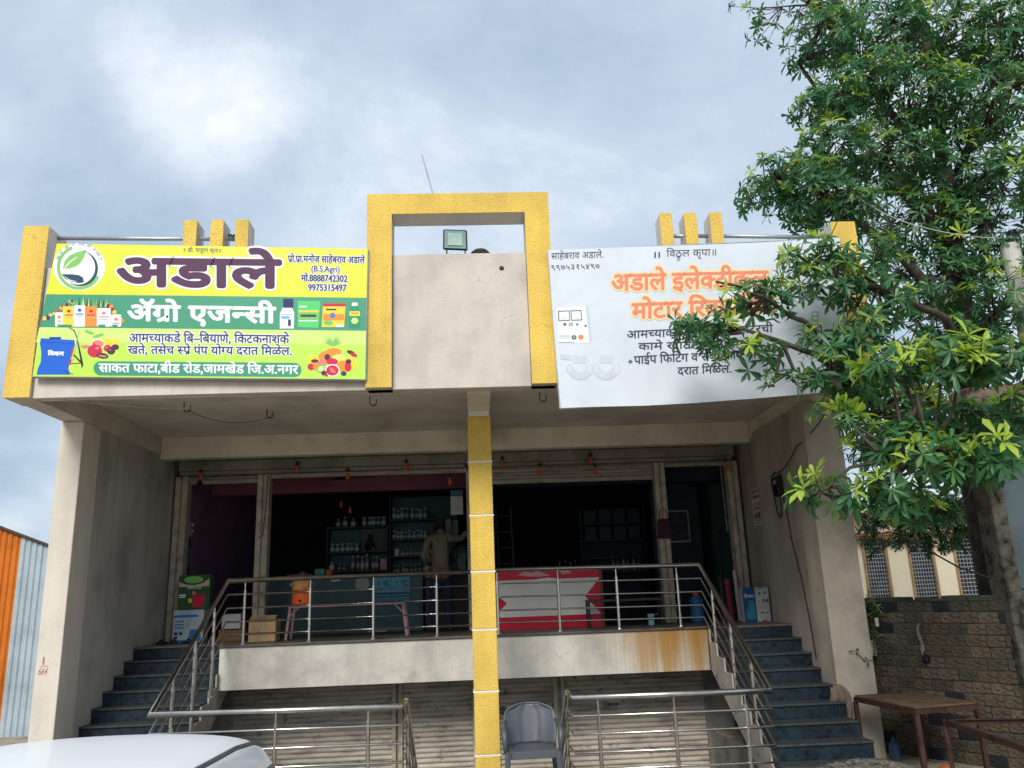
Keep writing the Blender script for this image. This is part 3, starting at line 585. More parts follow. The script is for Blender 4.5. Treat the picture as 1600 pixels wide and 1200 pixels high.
# ============================================================ PORCH THINGS
def tassel(x, y, z, label, top=4.35, s=1.0, cord=True):
    o = thing('hanging_tassel', label, 'tassel', (x, y, z))
    m = MB(); m.lathe((x, y, z-.07*s), [(.026*s, -.05), (.03*s, -.03), (.022*s, .03), (.012*s, .06)], 8); m.build('tassel', M('orange_tassel', (.62, .10, .03), .8, bump=.5), o)
    m = MB(); m.lathe((x, y, z+.02*s), [(.01, -.03), (.026*s, -.01), (.026*s, .015), (.008, .03)], 8); m.build('charm', M('black_charm', (.03, .02, .02), .7), o)
    MB().tube([(x, y, z+.03), (x, y, top)], .0025, 4).build('cord', darkwire, o)
for (x, z, lb, tp) in ((-4.199, 4.03, 'first tassel from the left, over the small left shop opening', 4.06), (-2.741, 4.10, 'second tassel from the left, on the shutter box left of the fan', 4.2), (-1.963, 3.98, 'third tassel from the left, over the fan blade', 4.06), (-1.064, 4.09, 'fourth tassel from the left, on the left shutter box', 4.2), (-.392, 3.84, 'long tassel hanging above the wall calendar', 4.06),
                       (.433, 4.09, 'tassel just right of the yellow centre column', 4.2), (1.02, 3.97, 'tassel in front of the middle of the right rolled shutter', 4.2), (1.815, 4.10, 'upper one of the two tassels near the right door post', 4.2), (1.88, 3.93, 'lower one of the two tassels near the right door post', 4.06), (3.954, 3.95, 'last tassel on the right, by the right end post', 4.06)):
    tassel(x, 12.5, z, 'orange '+lb, tp)
tassel(-2.302, 14.0, 3.70, 'faint orange tassel inside the left shop, left of its neighbour', 4.45, .8); tassel(-2.149, 14.0, 3.60, 'faint orange tassel inside the left shop, lower and right', 4.45, .8)
ow_ = thing('door_weight', 'small dark bell hanging under the leftmost tassel', 'bell', (-4.2, 12.5, 3.86)); MB().lathe((-4.2, 12.5, 3.86), [(.05, -.02), (.045, 0), (.02, .05), (.005, .06)], 10).build('bell', black, ow_)
# bench with jug
pinkm = M('pink_paint', (.50, .30, .34), .55, var=.15, bump=.1)
bn = thing('bench', 'pink steel bench standing on the left porch', 'bench', (-1.86, 12.1, 1.54))
m = MB(); m.box(-2.68, -1.05, 11.95, 11.985, 1.975, 2.01); m.box(-2.68, -1.05, 12.265, 12.30, 1.975, 2.01); m.build('seat_frame', pinkm, bn, bevel=.003)
Bx('seat', M('dark_wood', (.05, .035, .03), .6), bn, -2.66, -1.07, 11.987, 12.263, 1.985, 2.02)
for x in (-2.66, -1.07):
    for y in (11.97, 12.28):
        dx = -.05 if x < -2 else .05; MB().tube([(x, y, 1.975), (x+dx, y, 1.54)], .018, 4).build('leg', pinkm, bn)
    sg = 1 if x < -2 else -1; MB().tube([(x, 11.97, 1.86), (x+sg*.12, 11.97, 1.975)], .010, 4).build('brace', pinkm, bn)
jg = thing('water_jug', 'orange water cooler jug with pale upper half on the pink bench', 'jug', (-2.52, 12.1, 2.02))
c0 = (-2.52, 12.1, 2.02)
MB().lathe(c0, [(.135, 0), (.145, .02), (.145, .19), (.148, .20)], 24).build('lower_body', M('orange_plastic', (.80, .13, .02), .4, bump=.05), jg, smooth=False)
MB().lathe(c0, [(.148, .202), (.142, .22), (.142, .36), (.12, .385)], 24).build('upper_body', M('faded_orange_plastic', (.62, .30, .10), .45, var=.25, scale=8), jg)
MB().lathe(c0, [(.12, .386), (.14, .39), (.135, .42), (.05, .43), (.03, .46)], 20).build('lid', M('dark_lid', (.10, .05, .04), .5), jg)
MB().lathe((-2.52, 11.93, 2.07), [(.018, 0), (.018, .04)], 8, axis='Y').build('tap', black, jg)
def carton(name, label, mat, *bx_, flaps=True, cat='box', rot=0):
    x0, x1, y0, y1, z0, z1 = bx_; o = thing(name, label, cat, ((x0+x1)/2, (y0+y1)/2, z0)); m = MB(); m.box(*bx_); m.build('carton', mat, o, bevel=.008)
    if flaps:
        MB().prism([(x0+.01, y0, z1+.004), (x0+.01, y0+.14, z1+.05), (x1-.01, y0+.14, z1+.045), (x1-.01, y0, z1+.004)], (0, 0, .004)).build('flap', mat, o, fix=True)
        Bx('tape', M('parcel_tape', (.40, .30, .17), .3), o, (x0+x1)/2-.025, (x0+x1)/2+.025, y0-.002, y0-.0005, z0+.01, z1-.01, bevel=0)
    return o
kraft = M('kraft_card', (.42, .28, .14), .85, var=.12, scale=4, bump=.1)
carton('cardboard_box', 'tan cardboard box at the porch edge by the second door post', kraft, -3.17, -2.80, 11.75, 12.05, 1.54, 1.84)
carton('cardboard_box', 'brown cardboard box underneath the pale grey box', M('brown_card', (.17, .09, .045), .85), -3.73, -3.38, 12.25, 12.5, 1.54, 1.71, flaps=False)
carton('storage_box', 'pale grey box stacked on the brown cardboard box', M('pale_card', (.33, .34, .36), .7), -3.68, -3.41, 12.22, 12.48, 1.715, 1.92, flaps=False)
sbx = thing('sprayer_carton', 'green sprayer carton standing on the blue and white carton', 'box', (-4.2, 12.6, 2.0))
Bx('carton', M('carton_green', (.05, .11, .05), .5), sbx, -4.42, -3.96, 12.5, 12.72, 2.005, 2.50)
b = Board([1, 0, -4.42, 0, -1, 2.50, 0, 0], 12.497, sbx)
b.shapes('printed_scene', [(F('field_green', (.03, .10, .04)), rbox(.005, .455, .005, .49, .005, 1)), (F('pale_sun', (.55, .50, .30)), [(.01, .10), (.12, .14), (.24, .15), (.36, .12), (.45, .06), (.45, .17), (.01, .17)]), (lg, ell(.22, .07, .14, .05)), (redp, rbox(.22, .39, .28, .46, .01, 1)), (F('red_dark', (.3, .01, .02)), rbox(.24, .37, .30, .32, .005, 1)), (wht, rbox(.02, .12, .28, .30, .002, 1)), (wht, rbox(.02, .11, .31, .325, .002, 1)), (lem, rbox(.16, .21, .34, .40, .002, 1)), (pnk, ell(.235, .26, .025))])
b.text('SPRAYER', .13, .34, .205, .205, .035, wht)
bw = thing('sprayer_carton', 'blue and white carton under the green sprayer carton by the left post', 'box', (-4.25, 12.6, 1.54))
Bx('carton', M('carton_white', (.55, .62, .68), .5), bw, -4.46, -4.02, 12.48, 12.72, 1.54, 2.0)
b = Board([1, 0, -4.46, 0, -1, 2.0, 0, 0], 12.477, bw); cy = F('carton_blue', (.03, .22, .55))
b.shapes('printed_front', [(cy, rbox(.01, .36, .07, .105, .003, 1))]+[(cy, rbox(.03, .16, .15+.045*k, .17+.045*k, .002, 1)) for k in range(3)]+[(cy, [(.26, .28), (.40, .27), (.42, .44), (.22, .45)]), (dteal, rbox(.03, .08, .31, .35, .002, 1)), (dteal, rbox(.10, .15, .31, .35, .002, 1)), (F('qr_free_grey', (.4, .45, .5)), rbox(.20, .24, .17, .22, .002, 1)), (blk, rbox(.03, .08, .37, .40, .002, 1)), (cy, rbox(.01, .20, .42, .45, .002, 1))])
for (x, y, rz, lb) in ((-4.55, 12.35, 0, 'black sandal nearest the left wall'), (-4.36, 12.3, .4, 'black sandal in front of the blue and white carton'), (-4.16, 12.32, -.3, 'black sandal nearest the stair rail')):
    o = MB().obox((x, y, 0), (math.cos(rz), math.sin(rz), 0), (-math.sin(rz), math.cos(rz), 0), .045, .12, 1.54, 1.565).tube([(x-.045, y, 1.565), (x, y-.03, 1.60), (x+.045, y, 1.565)], .012, 5).build('sandal', black, base=(x, y, 1.54), bevel=.004); tag(o, lb+' on the porch floor', 'shoe', 'sandals left at the top of the left stairs')
# right porch
rc = thing('display_counter', 'crimson and white shop counter with arrow shapes on the right porch', 'counter', (1.1, 12.6, 1.54))
Bx('body', M('counter_white', (.72, .72, .67), .35, var=.05, bump=.03), rc, .30, 1.83, 12.45, 12.74, 1.54, 2.42)
Bx('side_board', M('counter_side', (.18, .06, .03), .5), rc, 1.832, 1.88, 12.45, 12.74, 1.54, 2.40)
crim = F('crimson', (.62, .006, .035), .3)
b = Board([1, 0, .30, 0, -1, 2.42, 0, 0], 12.448, rc)
b.shapes('crimson_stripe', [(crim, [(.0, .0), (1.53, .0), (1.53, .17), (.0, .17)]), (crim, [(0, .70), (1.53, .70), (1.53, .88), (0, .88)]), (crim, [(1.53, .18), (1.53, .70), (1.30, .44)]), (crim, [(0, .40), (.13, .50), (0, .62)])])
b.shapes('torn_patch', [(F('torn', (.62, .35, .36)), [(.30, .10), (.40, .05), (.52, .07), (.60, .04), (.72, .09), (.80, .12), (.62, .13), (.44, .12)]), (F('torn', (.62, .35, .36)), [(.9, .03), (1.05, .04), (1.12, .09), (.98, .11)]), (wht, [(.55, .17), (.75, .15), (.9, .17), (.75, .19)])])
dbm = M('dark_steel', (.05, .05, .055), .5, .5)
db = thing('bench', 'low dark steel frame bench right of the crimson counter', 'bench', (2.1, 12.1, 1.54))
Bx('seat', dbm, db, 1.57, 2.66, 11.98, 12.28, 1.89, 1.93)
for x in (1.59, 2.64):
    for y in (12.0, 12.26): MB().tube([(x, y, 1.89), (x, y, 1.54)], .015, 4).build('leg', dbm, db)
o = MB().lathe((2.53, 12.25, 1.542), [(.045, 0), (.055, .15), (.058, .155), (.05, .15), (.04, .01)], 14).build('plastic_mug', M('pale_blue_plastic', (.22, .42, .50), .4), base=(2.53, 12.25, 1.54)); tag(o, 'pale blue plastic mug under the dark bench', 'mug')
bd = thing('water_can', 'blue plastic can with orange cap behind the right railing', 'can', (3.26, 12.4, 1.54))
MB().lathe((3.26, 12.4, 1.542), [(.085, 0), (.10, .03), (.10, .12), (.092, .13), (.10, .14), (.10, .30), (.07, .37), (.04, .39)], 18).build('body', M('blue_plastic', (.02, .12, .30), .4), bd)
MB().lathe((3.26, 12.4, 1.935), [(.045, 0), (.045, .04), (.02, .05)], 12).build('cap', M('orange_cap', (.6, .10, .02), .5), bd)
for i, (x, r_, mt, zt, lb) in enumerate(((3.80, .05, M('red_roll', (.25, .03, .06), .6, var=.5, scale=20), 2.15, 'red patterned roll standing by the right end post'), (3.93, .028, M('white_roll', (.55, .53, .50), .5), 2.28, 'thin white pipe beside the red roll'), (3.70, .03, M('black_roll', (.03, .03, .03), .5), 2.2, 'black pipe left of the red roll'))):
    o = MB().tube([(x, 12.5, 1.541), (x+.02, 12.62, zt)], r_, 10).build('roll', mt, base=(x, 12.5, 1.54)); tag(o, lb, 'roll')
bxr = thing('appliance_carton', 'blue and white carton standing at the top of the right stairs', 'box', (4.0, 11.95, 1.54))
Bx('carton', M('carton_offwhite', (.50, .50, .47), .6), bxr, 3.80, 4.19, 11.88, 12.04, 1.54, 2.02)
b = Board([1, 0, 3.80, 0, -1, 2.02, 0, 0], 11.877, bxr)
b.shapes('printed_front', [(F('deep_blue', (.01, .07, .20)), rbox(.0, .185, .0, .48, .005, 1)), (F('aqua', (.03, .22, .30)), ell(.12, .26, .05, .08)), (F('aqua', (.03, .22, .30)), rbox(.04, .17, .30, .44, .01, 1)), (blk, rbox(.24, .29, .35, .365, .001, 1)), (blk, rbox(.31, .36, .35, .365, .001, 1)), (cy, rbox(.23, .265, .07, .115, .003, 1)), (cy, rbox(.31, .345, .06, .105, .003, 1)), (redp, ell(.235, .205, .01)), (cy, rbox(.28, .315, .17, .22, .003, 1)), (blk, ell(.35, .19, .018)), (blk, rbox(.25, .32, .005, .015, .001, 1)), (redp, rbox(.26, .32, .455, .475, .001, 1))]+[(gsh, rbox(.23, .36, .26+.02*k, .266+.02*k, .001, 1)) for k in range(3)]+[(gsh, rbox(.23, .36, .39+.02*k, .396+.02*k, .001, 1)) for k in range(3)])
b.text('विक^म', .02, .165, .145, .145, .04, wht)
# notice, meter and cables on the right side wall (face X)
def xboard(cx, y0, y1, z0, z1, name, mat, parent, t_=.004): return MB().box(cx-t_, cx, y0, y1, z0, z1).build(name, mat, parent)
nb = thing('wall_notice', 'narrow paper notice with red and dark lines on the right side wall', 'notice', (4.24, 12.1, 2.9))
xboard(4.249, 11.90, 12.32, 2.92, 3.47, 'paper', M('notice_paper', (.62, .54, .52), .8), nb)
m = MB(); k_ = 0
for z, hh, mi in ((3.40, .05, 0), (3.32, .05, 1), (3.24, .015, 0), (3.21, .012, 1), (3.15, .045, 0), (3.02, .09, 1), (2.99, .012, 0), (2.95, .012, 0)):
    k_ += 1; seg = 5 if hh > .03 else 1
    for j in range(seg):
        w_ = .34/seg; y0 = 11.94+j*w_; m.box(4.243, 4.2445, y0+.008, y0+w_-.012*(1+(j*k_) % 2), z, z+hh*(1 if (j+k_) % 3 else .8), mi)
m.build('notice_lettering', [F('maroon', (.25, .02, .04)), fade], nb)
mt = thing('meter_box', 'black electric meter box with looping cables on the right side wall', 'meter', (4.1, 10.8, 3.3))
Bx('case', black, mt, 4.05, 4.122, 10.66, 10.88, 3.20, 3.46, bevel=.01)
Bx('window', M('meter_window', (.25, .25, .27), .2), mt, 4.046, 4.0495, 10.72, 10.83, 3.36, 3.42)
MB().tube([(4.09, 10.92, 3.05), (4.08, 10.96, 3.4), (4.08, 10.93, 3.49), (4.08, 10.80, 3.53), (4.08, 10.62, 3.47), (4.08, 10.6, 3.3), (4.09, 10.62, 3.1)], .009, 6).build('loop', darkwire, mt)
MB().tube([(4.09, 10.92, 3.05), (4.09, 10.88, 2.93), (4.09, 10.8, 2.92), (4.09, 10.74, 3.0), (4.09, 10.74, 3.2)], .008, 6).build('loop', darkwire, mt)
wire('wall_cable', 'black cable running down the right side wall from the meter', [(4.10, 10.62, 3.1), (4.10, 10.55, 2.6), (4.11, 10.4, 2.1), (4.11, 10.3, 1.6), (4.11, 10.25, 1.15)], .008)
wire('service_cable', 'dark cable from the meter up into the tree', [(4.07, 10.6, 3.5), (4.05, 9.9, 3.72), (4.3, 9.5, 4.05), (4.8, 9.0, 4.3)], .008, sag=.04)
sw = thing('switch_board', 'small pale switch box inside the left post', 'switch', (-4.55, 13.1, 3.2)); Bx('case', M('switch_plastic', (.35, .33, .28), .5), sw, -4.615, -4.50, 13.07, 13.2, 3.12, 3.34)
for z in (3.18, 3.28): Bx('knob', white, sw, -4.498, -4.47, 13.11, 13.15, z, z+.03)
for i, (z, mt_) in enumerate(((2.95, 'dark_blue'), (2.75, 'teal_print'), (2.5, 'maroon_print'), (2.28, 'brown_print'))):
    o = MB().box(-4.615, -4.55, 13.08, 13.3, z, z+.15).build('packet', M(mt_, ((.03, .04, .10), (.05, .14, .2), (.12, .03, .04), (.08, .05, .04))[i], .6), base=(-4.58, 13.2, z)); tag(o, ('dark blue packet, topmost', 'teal packet, second', 'maroon packet, third', 'brown packet, lowest')[i]+' of those hung inside the left post', 'packet')
wire('loop_cable', 'thin dark cable looping down the second door post', [(-3.22, 12.68, 3.98), (-3.24, 12.68, 3.4), (-3.27, 12.68, 3.05), (-3.34, 12.68, 3.02)], .006, n=3)
bg_ = thing('shopping_bag', 'dark cloth bag hanging on the right door post', 'bag', (2.92, 12.65, 2.8))
MB().prism([(2.80, 12.60, 2.80), (3.05, 12.60, 2.80), (3.02, 12.60, 3.10), (2.83, 12.60, 3.10)], (0, .08, 0)).build('bag_body', M('bag_cloth', (.05, .02, .04), .9, bump=.5, bscale=20), bg_, bevel=.02, fix=True)
MB().tube([(2.85, 12.62, 3.09), (2.89, 12.66, 3.25), (2.93, 12.67, 3.27), (2.97, 12.66, 3.25), (3.0, 12.62, 3.09)], .006, 5).build('strap', darkwire, bg_)

# ============================================================ SHOP INTERIORS
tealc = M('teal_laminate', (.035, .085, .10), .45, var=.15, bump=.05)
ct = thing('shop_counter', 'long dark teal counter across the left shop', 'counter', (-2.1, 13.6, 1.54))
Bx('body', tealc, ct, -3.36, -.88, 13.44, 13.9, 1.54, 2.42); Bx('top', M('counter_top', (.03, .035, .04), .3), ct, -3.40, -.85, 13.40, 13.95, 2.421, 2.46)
for x in (-3.34, -2.55, -1.72): Bx('panel', tealc, ct, x+.01, x+.80, 13.428, 13.439, 1.60, 2.38, bevel=.004)
Bx('sticker', M('sticker_pale', (.42, .45, .42), .6), ct, -3.0, -2.86, 13.424, 13.4265, 2.30, 2.35, bevel=0)
Bx('sticker', M('sticker_pale', (.42, .45, .42), .6), ct, -2.35, -2.2, 13.424, 13.4265, 2.35, 2.38, bevel=0)
MB().lathe((-1.85, 13.4262, 2.30), [(0, 0), (.115, 0), (.115, -.002), (0, -.002)], 24, axis='Y').build('round_sticker', M('sticker_grey', (.26, .28, .27), .6), ct)
for i, x in enumerate((-1.67, -1.38)):
    o = MB().box(x, x+.285, 13.420, 13.426, 1.99, 2.39).build('poster', F('poster_blue', (.07, .30, .42)), base=(x+.14, 13.42, 1.99)); tag(o, ('left', 'right')[i]+' one of two pale blue farm posters taped on the teal counter', 'poster')
    b = Board([1, 0, x, 0, -1, 2.39, 0, 0], 13.4195, o); b.shapes('printed_plants', [(F('poster_navy', (.02, .09, .16)), rbox(.0, .285, .24, .32, .002, 1)), (F('poster_teal', (.03, .18, .28)), rbox(0, .285, .33, .37, .002, 1)), (F('poster_leaf', (.03, .16, .22)), ell(.20, .08, .06, .022, 10, -20)), (F('poster_leaf', (.03, .16, .22)), ell(.22, .13, .05, .018, 10, 20)), (F('poster_leaf', (.03, .16, .22)), ell(.08, .09, .01, .05, 8)), (F('poster_leaf', (.03, .16, .22)), [(.195, .20), (.205, .20), (.215, .05), (.21, .05)])]+[(F('poster_dots', (.2, .45, .5)), ell(.02+.03*j, .285, .01, .008, 6)) for j in range(9)])
wire('paper_strip', 'pale pipe lying at the foot of the teal counter', [(-1.75, 13.38, 1.56), (-1.45, 13.38, 1.565)], .012, M('pale_pipe', (.4, .4, .38)), 'pipe')
for i, (x, w_, hh, cl, lb) in enumerate(((-2.95, .28, .03, (.06, .07, .10), 'flat dark bundle'), (-2.55, .16, .10, (.03, .22, .20), 'teal packet'), (-2.40, .10, .08, (.5, .10, .02), 'small orange packet'))):
    o = MB().box(x-w_/2, x+w_/2, 13.5, 13.65, 2.461, 2.461+hh).build('packet', M('counter_item_%s' % lb.split()[-2], cl, .5), base=(x, 13.57, 2.46), bevel=.01); tag(o, lb+' lying on top of the teal counter behind the jug', 'packet')
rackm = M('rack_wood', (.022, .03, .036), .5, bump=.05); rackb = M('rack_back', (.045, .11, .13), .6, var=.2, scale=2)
def rack(label, x0, x1, y, shelves, top, zb=1.54, back=None):
    o = thing('shelf_rack', label, 'shelf', ((x0+x1)/2, y, zb)); Bx('back_board', back or rackb, o, x0, x1, y+.30, y+.32, zb, top)
    for x in (x0, x1-.03): Bx('upright', rackm, o, x, x+.03, y, y+.298, zb, top)
    for z in shelves: Bx('shelf', rackm, o, x0+.032, x1-.032, y, y+.298, z-.035, z)
    return o
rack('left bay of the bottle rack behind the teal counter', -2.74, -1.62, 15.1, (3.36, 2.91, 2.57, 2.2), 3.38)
rack('right bay of the bottle rack, behind the standing man', -1.60, -.35, 15.1, (3.46, 3.10, 2.80, 2.49), 3.9)
glassc = {}
def bottle(x, y, z, hgt, r_, col, label, group, cap=(.5, .5, .5), kind=0, cat='bottle'):
    key = (hgt, r_, col, cap, kind)
    if key not in glassc:
        mb = MB(); p_ = ([(r_, 0), (r_, hgt*.62), (r_*.4, hgt*.8), (r_*.4, hgt*.9)], [(r_, 0), (r_, hgt*.85), (r_*.85, hgt*.9)])[kind]; mb.lathe((0, 0, 0), p_, 10)
        cp = MB(); rr = r_*.48 if kind == 0 else r_*.9; cp.lathe((0, 0, 0), [(rr, hgt*.9), (rr, hgt)], 10)
        lb = MB(); lb.lathe((0, 0, 0), [(r_*1.02, hgt*.18), (r_*1.02, hgt*.5)], 10)
        glassc[key] = (mb.mesh('bottle', M('bottle_%d' % len(glassc), col, .25, var=.1, bump=0)), cp.mesh('cap', M('cap_%d' % len(glassc), cap, .4, bump=0)), lb.mesh('label_band', M('band_%d' % len(glassc), tuple(min(.7, c*1.2+.25) for c in col), .5, bump=0)))
    o = bpy.data.objects.new('bottle', glassc[key][0]); C.objects.link(o); o.location = (x, y, z); tag(o, label, cat, group)
    o.rotation_euler.z = random.uniform(0, 6); o.scale = (random.uniform(.88, 1.1),)*2+(random.uniform(.85, 1.08),)
    for me, nm in ((glassc[key][1], 'cap'), (glassc[key][2], 'label_band')):
        q = bpy.data.objects.new(nm, me); C.objects.link(q); q.parent = o
pal = [(.10, .20, .22), (.05, .12, .16), (.16, .20, .20), (.12, .06, .05), (.05, .05, .07), (.25, .28, .28)]
def rowb(x0, x1, n, y, z, hgt, r_, cols, label, group, kind=0, cap=(.45, .45, .45)):
    for i in range(n): bottle(x0+(x1-x0)*(i+.5)/n+random.uniform(-.01, .01), y+random.uniform(-.02, .02), z+.001, hgt, r_, cols[i % len(cols)], label+', '+('first', 'second', 'third', 'fourth', 'fifth', 'sixth', 'seventh', 'eighth', 'ninth')[i]+' from left', group, cap, kind)
gl = 'bottles and jars on the shop racks'
rowb(-2.62, -2.2, 3, 15.2, 3.36, .17, .045, pal[2:3], 'small grey bottle on top of the left rack bay', gl+' top left')
rowb(-2.10, -1.68, 5, 15.2, 3.36, .16, .04, pal[:2], 'small teal jar on top of the left rack bay', gl+' top right', 1)
rowb(-2.68, -2.15, 6, 15.2, 2.91, .15, .04, [pal[0], pal[2]], 'small jar on the second shelf of the left rack bay', gl+' second shelf', 1)
rowb(-2.55, -2.38, 2, 15.2, 2.57, .13, .03, pal[1:2], 'short dark bottle beside the white bottle', gl+' short dark')
rowb(-2.30, -1.98, 4, 15.2, 2.57, .27, .035, [pal[2], pal[3], pal[5]], 'tall slim bottle mid lower left shelf', gl+' tall slim', 0, (.6, .6, .6))
rowb(-1.93, -1.80, 2, 15.2, 2.57, .24, .035, [pal[3], pal[2]], 'tall reddish bottle left of the violet packet', gl+' tall reddish')
rowb(-1.62+.05, -.9, 8, 15.2, 3.46, .20, .04, [pal[0], pal[1]], 'tall green jar on the top right shelf', gl+' right top', 1)
rowb(-1.55, -.9, 9, 15.2, 3.10, .15, .035, [pal[1], pal[0], pal[2]], 'jar on the second shelf of the right rack bay', gl+' right second', 1, (.6, .6, .6))
rowb(-1.42, -1.0, 7, 15.2, 2.80, .11, .025, [pal[2], pal[5]], 'tiny bottle on the third right shelf', gl+' right third', 0, (.6, .6, .6))
rowb(-1.55, -.85, 9, 15.2, 2.49, .16, .035, [pal[4], pal[1], pal[0]], 'dark pale-capped bottle on the lowest right shelf', gl+' right lowest', 0, (.6, .6, .6))
bottle(-2.64, 15.15, 2.571, .16, .045, (.6, .6, .55), 'white bottle at the left end of the lower left shelf', None, (.7, .7, .7))
o = MB().box(-1.76, -1.62, 15.12, 15.2, 2.571, 2.76).build('packet', M('violet_packet', (.50, .25, .55), .4), base=(-1.69, 15.15, 2.57)); tag(o, 'bright violet and pink packet on the lower left shelf', 'packet')
o = MB().box(-1.50, -1.42, 15.12, 15.2, 2.801, 2.93).build('packet', M('white_packet', (.5, .5, .48), .5), base=(-1.46, 15.15, 2.8)); tag(o, 'small white packet at the left end of the third right shelf', 'packet')
al = thing('altar_picture', 'dark framed deity picture standing in the rack', 'picture', (-1.92, 15.2, 2.91)); Bx('backing', M('altar_back', (.07, .08, .08), .6), al, -2.12, -1.66, 15.24, 15.28, 2.912, 3.32)
MB().lathe((-1.96, 15.2, 2.915), [(.08, 0), (.09, .1), (.05, .2), (.02, .3)], 10).build('garland', M('altar_dark', (.02, .015, .015), .8), al)
MB().lathe((-1.92, 15.17, 2.915), [(.04, 0), (.03, .08), (.035, .12), (.01, .16)], 8).build('statuette', M('brass_dim', (.35, .20, .12), .4), al)
cl = thing('calendar', 'white wall calendar hanging inside the left shop by the centre post', 'calendar', (-.3, 13.04, 3.3)); Bx('sheet', M('calendar_paper', (.42, .42, .40), .7), cl, -.40, -.205, 13.02, 13.03, 3.31, 3.60, bevel=0); Bx('header', F('calendar_teal', (.03, .10, .13)), cl, -.40, -.205, 13.018, 13.03, 3.602, 3.70, bevel=0)
b = Board([1, 0, -.40, 0, -1, 3.60, 0, 0], 13.018, cl); b.shapes('date_grid', [(gsh, rbox(.02+.03*i, .035+.03*i, .05+.045*j, .075+.045*j, .002, 1)) for i in range(5) for j in range(5)])
for (x0, x1, z0, z1, lb) in ((-.56, -.42, 3.02, 3.30, 'pinned paper sheet just right of the man\'s head'), (-.38, -.30, 2.98, 3.28, 'narrow pinned strip of paper right of the paper sheet')):
    o = MB().box(x0, x1, 13.62, 13.63, z0, z1).build('paper_sheet', M('dim_paper', (.16, .18, .18), .7), base=(x0, 13.62, z0)); tag(o, lb, 'paper')
ld = thing('plastic_bundle', 'teal goods wrapped in clear plastic right of the man', 'bundle', (-.25, 13.6, 2.4)); MB().lathe((-.25, 13.7, 2.38), [(.16, 0), (.20, .1), (.19, .35), (.15, .48), (.05, .52)], 10).build('wrap', M('wrapped_teal', (.05, .11, .12), .25, var=.5, scale=9, bump=.8, bscale=8), ld)
st_ = thing('side_table', 'dim low cabinet behind the man carrying the wrapped goods', 'cabinet', (-.4, 13.75, 1.54)); Bx('body', M('cabinet_dim', (.06, .055, .05), .6), st_, -.85, -.03, 13.5, 13.95, 1.54, 2.33); Bx('top', rackm, st_, -.87, -.03, 13.48, 13.97, 2.332, 2.37)
for i, z in enumerate((2.38, 2.62)):
    for x in (-.84, -.70):
        o = MB().box(x, x+.11, 13.5, 13.6, z-.01, z+.20).build('carton', M('apple_carton', (.40, .36, .32), .6), base=(x, 13.5, z)); tag(o, '%s small white carton with a red disc, %s of its stack by the man' % (('left', 'right')[x > -.8], ('bottom', 'top')[i]), 'box')
        MB().lathe((x+.055, 13.498, z+.10), [(0, 0), (.035, 0), (.035, -.002), (0, -.002)], 12, axis='Y').build('red_disc', F('disc_red', (.35, .03, .04)), o)
fn = thing('ceiling_fan', 'dark ceiling fan inside the left shop', 'fan', (-2.3, 14, 4.1))
MB().tube([(-2.3, 14, 4.46), (-2.3, 14, 4.2)], .012, 6).build('rod', black, fn); MB().lathe((-2.3, 14, 4.07), [(.05, 0), (.13, .02), (.13, .07), (.05, .11)], 16).build('motor', black, fn)
for a in (5, 125, 245):
    c_, s_ = math.cos(R(a)), math.sin(R(a)); MB().prism([(-2.3+c_*r_-s_*w_, 14+s_*r_+c_*w_, 4.10) for r_, w_ in ((.1, -.03), (.55, -.06), (.55, .06), (.1, .03))], (0, 0, .006)).build('blade', black, fn, fix=True)
# right shop
o = rack('dark rack of parts at the back of the right shop', 1.95, 3.2, 15.4, (3.30, 2.98, 2.66, 2.4), 3.6, back=M('rack_back_dim', (.02, .035, .045), .7))
for r_i, z in enumerate((3.30, 2.98)):
    for i, x in enumerate((2.05, 2.33, 2.61, 2.88)):
        q = MB().box(x, x+.22, 15.45, 15.6, z+.001, z+.24).build('parts_box', M('parts_box', (.03, .045, .055), .6), base=(x, 15.5, z)); tag(q, 'dim grey parts box on the %s shelf of the right shop rack, %s from left' % (('top', 'second')[r_i], ('first', 'second', 'third', 'fourth')[i]), 'box', 'parts boxes on the %s shelf' % ('top', 'second')[r_i])
rowb(2.5, 3.1, 6, 15.5, 2.40, .26, .03, [pal[5], pal[1]], 'slim bottle on the right shop rack', gl+' right shop', 0, (.6, .6, .6))
rowb(1.5, 1.9, 4, 15.5, 2.40, .22, .025, [pal[5], pal[4]], 'slim pale bottle left of the right shop rack', gl+' beside right rack', 0, (.6, .6, .6))
o = thing('work_table', 'dark work table in the right shop behind the crimson counter', 'table', (1.6, 15.4, 1.54)); Bx('top', rackm, o, .6, 1.94, 15.3, 15.8, 2.36, 2.40)
for x in (.64, 1.9):
    for y in (15.34, 15.76): Bx('leg', rackm, o, x-.025, x+.025, y-.025, y+.025, 1.54, 2.358)
o = MB().lathe((1.15, 15.5, 2.401), [(.12, 0), (.14, .08), (.10, .18), (.03, .22)], 12).build('motor_part', M('motor_dim', (.05, .06, .07), .4, .4), base=(1.15, 15.5, 2.4)); tag(o, 'round dark motor on the work table in the right shop', 'motor')
ps = thing('wall_poster', 'dark framed poster on the inner wall behind the right door post', 'poster', (3.4, 14.2, 2.9)); Bx('frame', M('poster_pale_edge', (.30, .30, .30), .6), ps, 3.27, 3.75, 14.25, 14.28, 2.82, 3.38); Bx('picture', M('poster_dark', (.03, .03, .06), .5, var=.6, scale=9), ps, 3.30, 3.72, 14.243, 14.2485, 2.85, 3.35)
Bx('inner_partition', tealroom, B, 3.1, 3.95, 14.29, 14.34, 1.54, 4.45)
rs = thing('ladder', 'pale aluminium ladder leaning inside the right shop by the centre column', 'ladder', (.45, 13.4, 1.54))
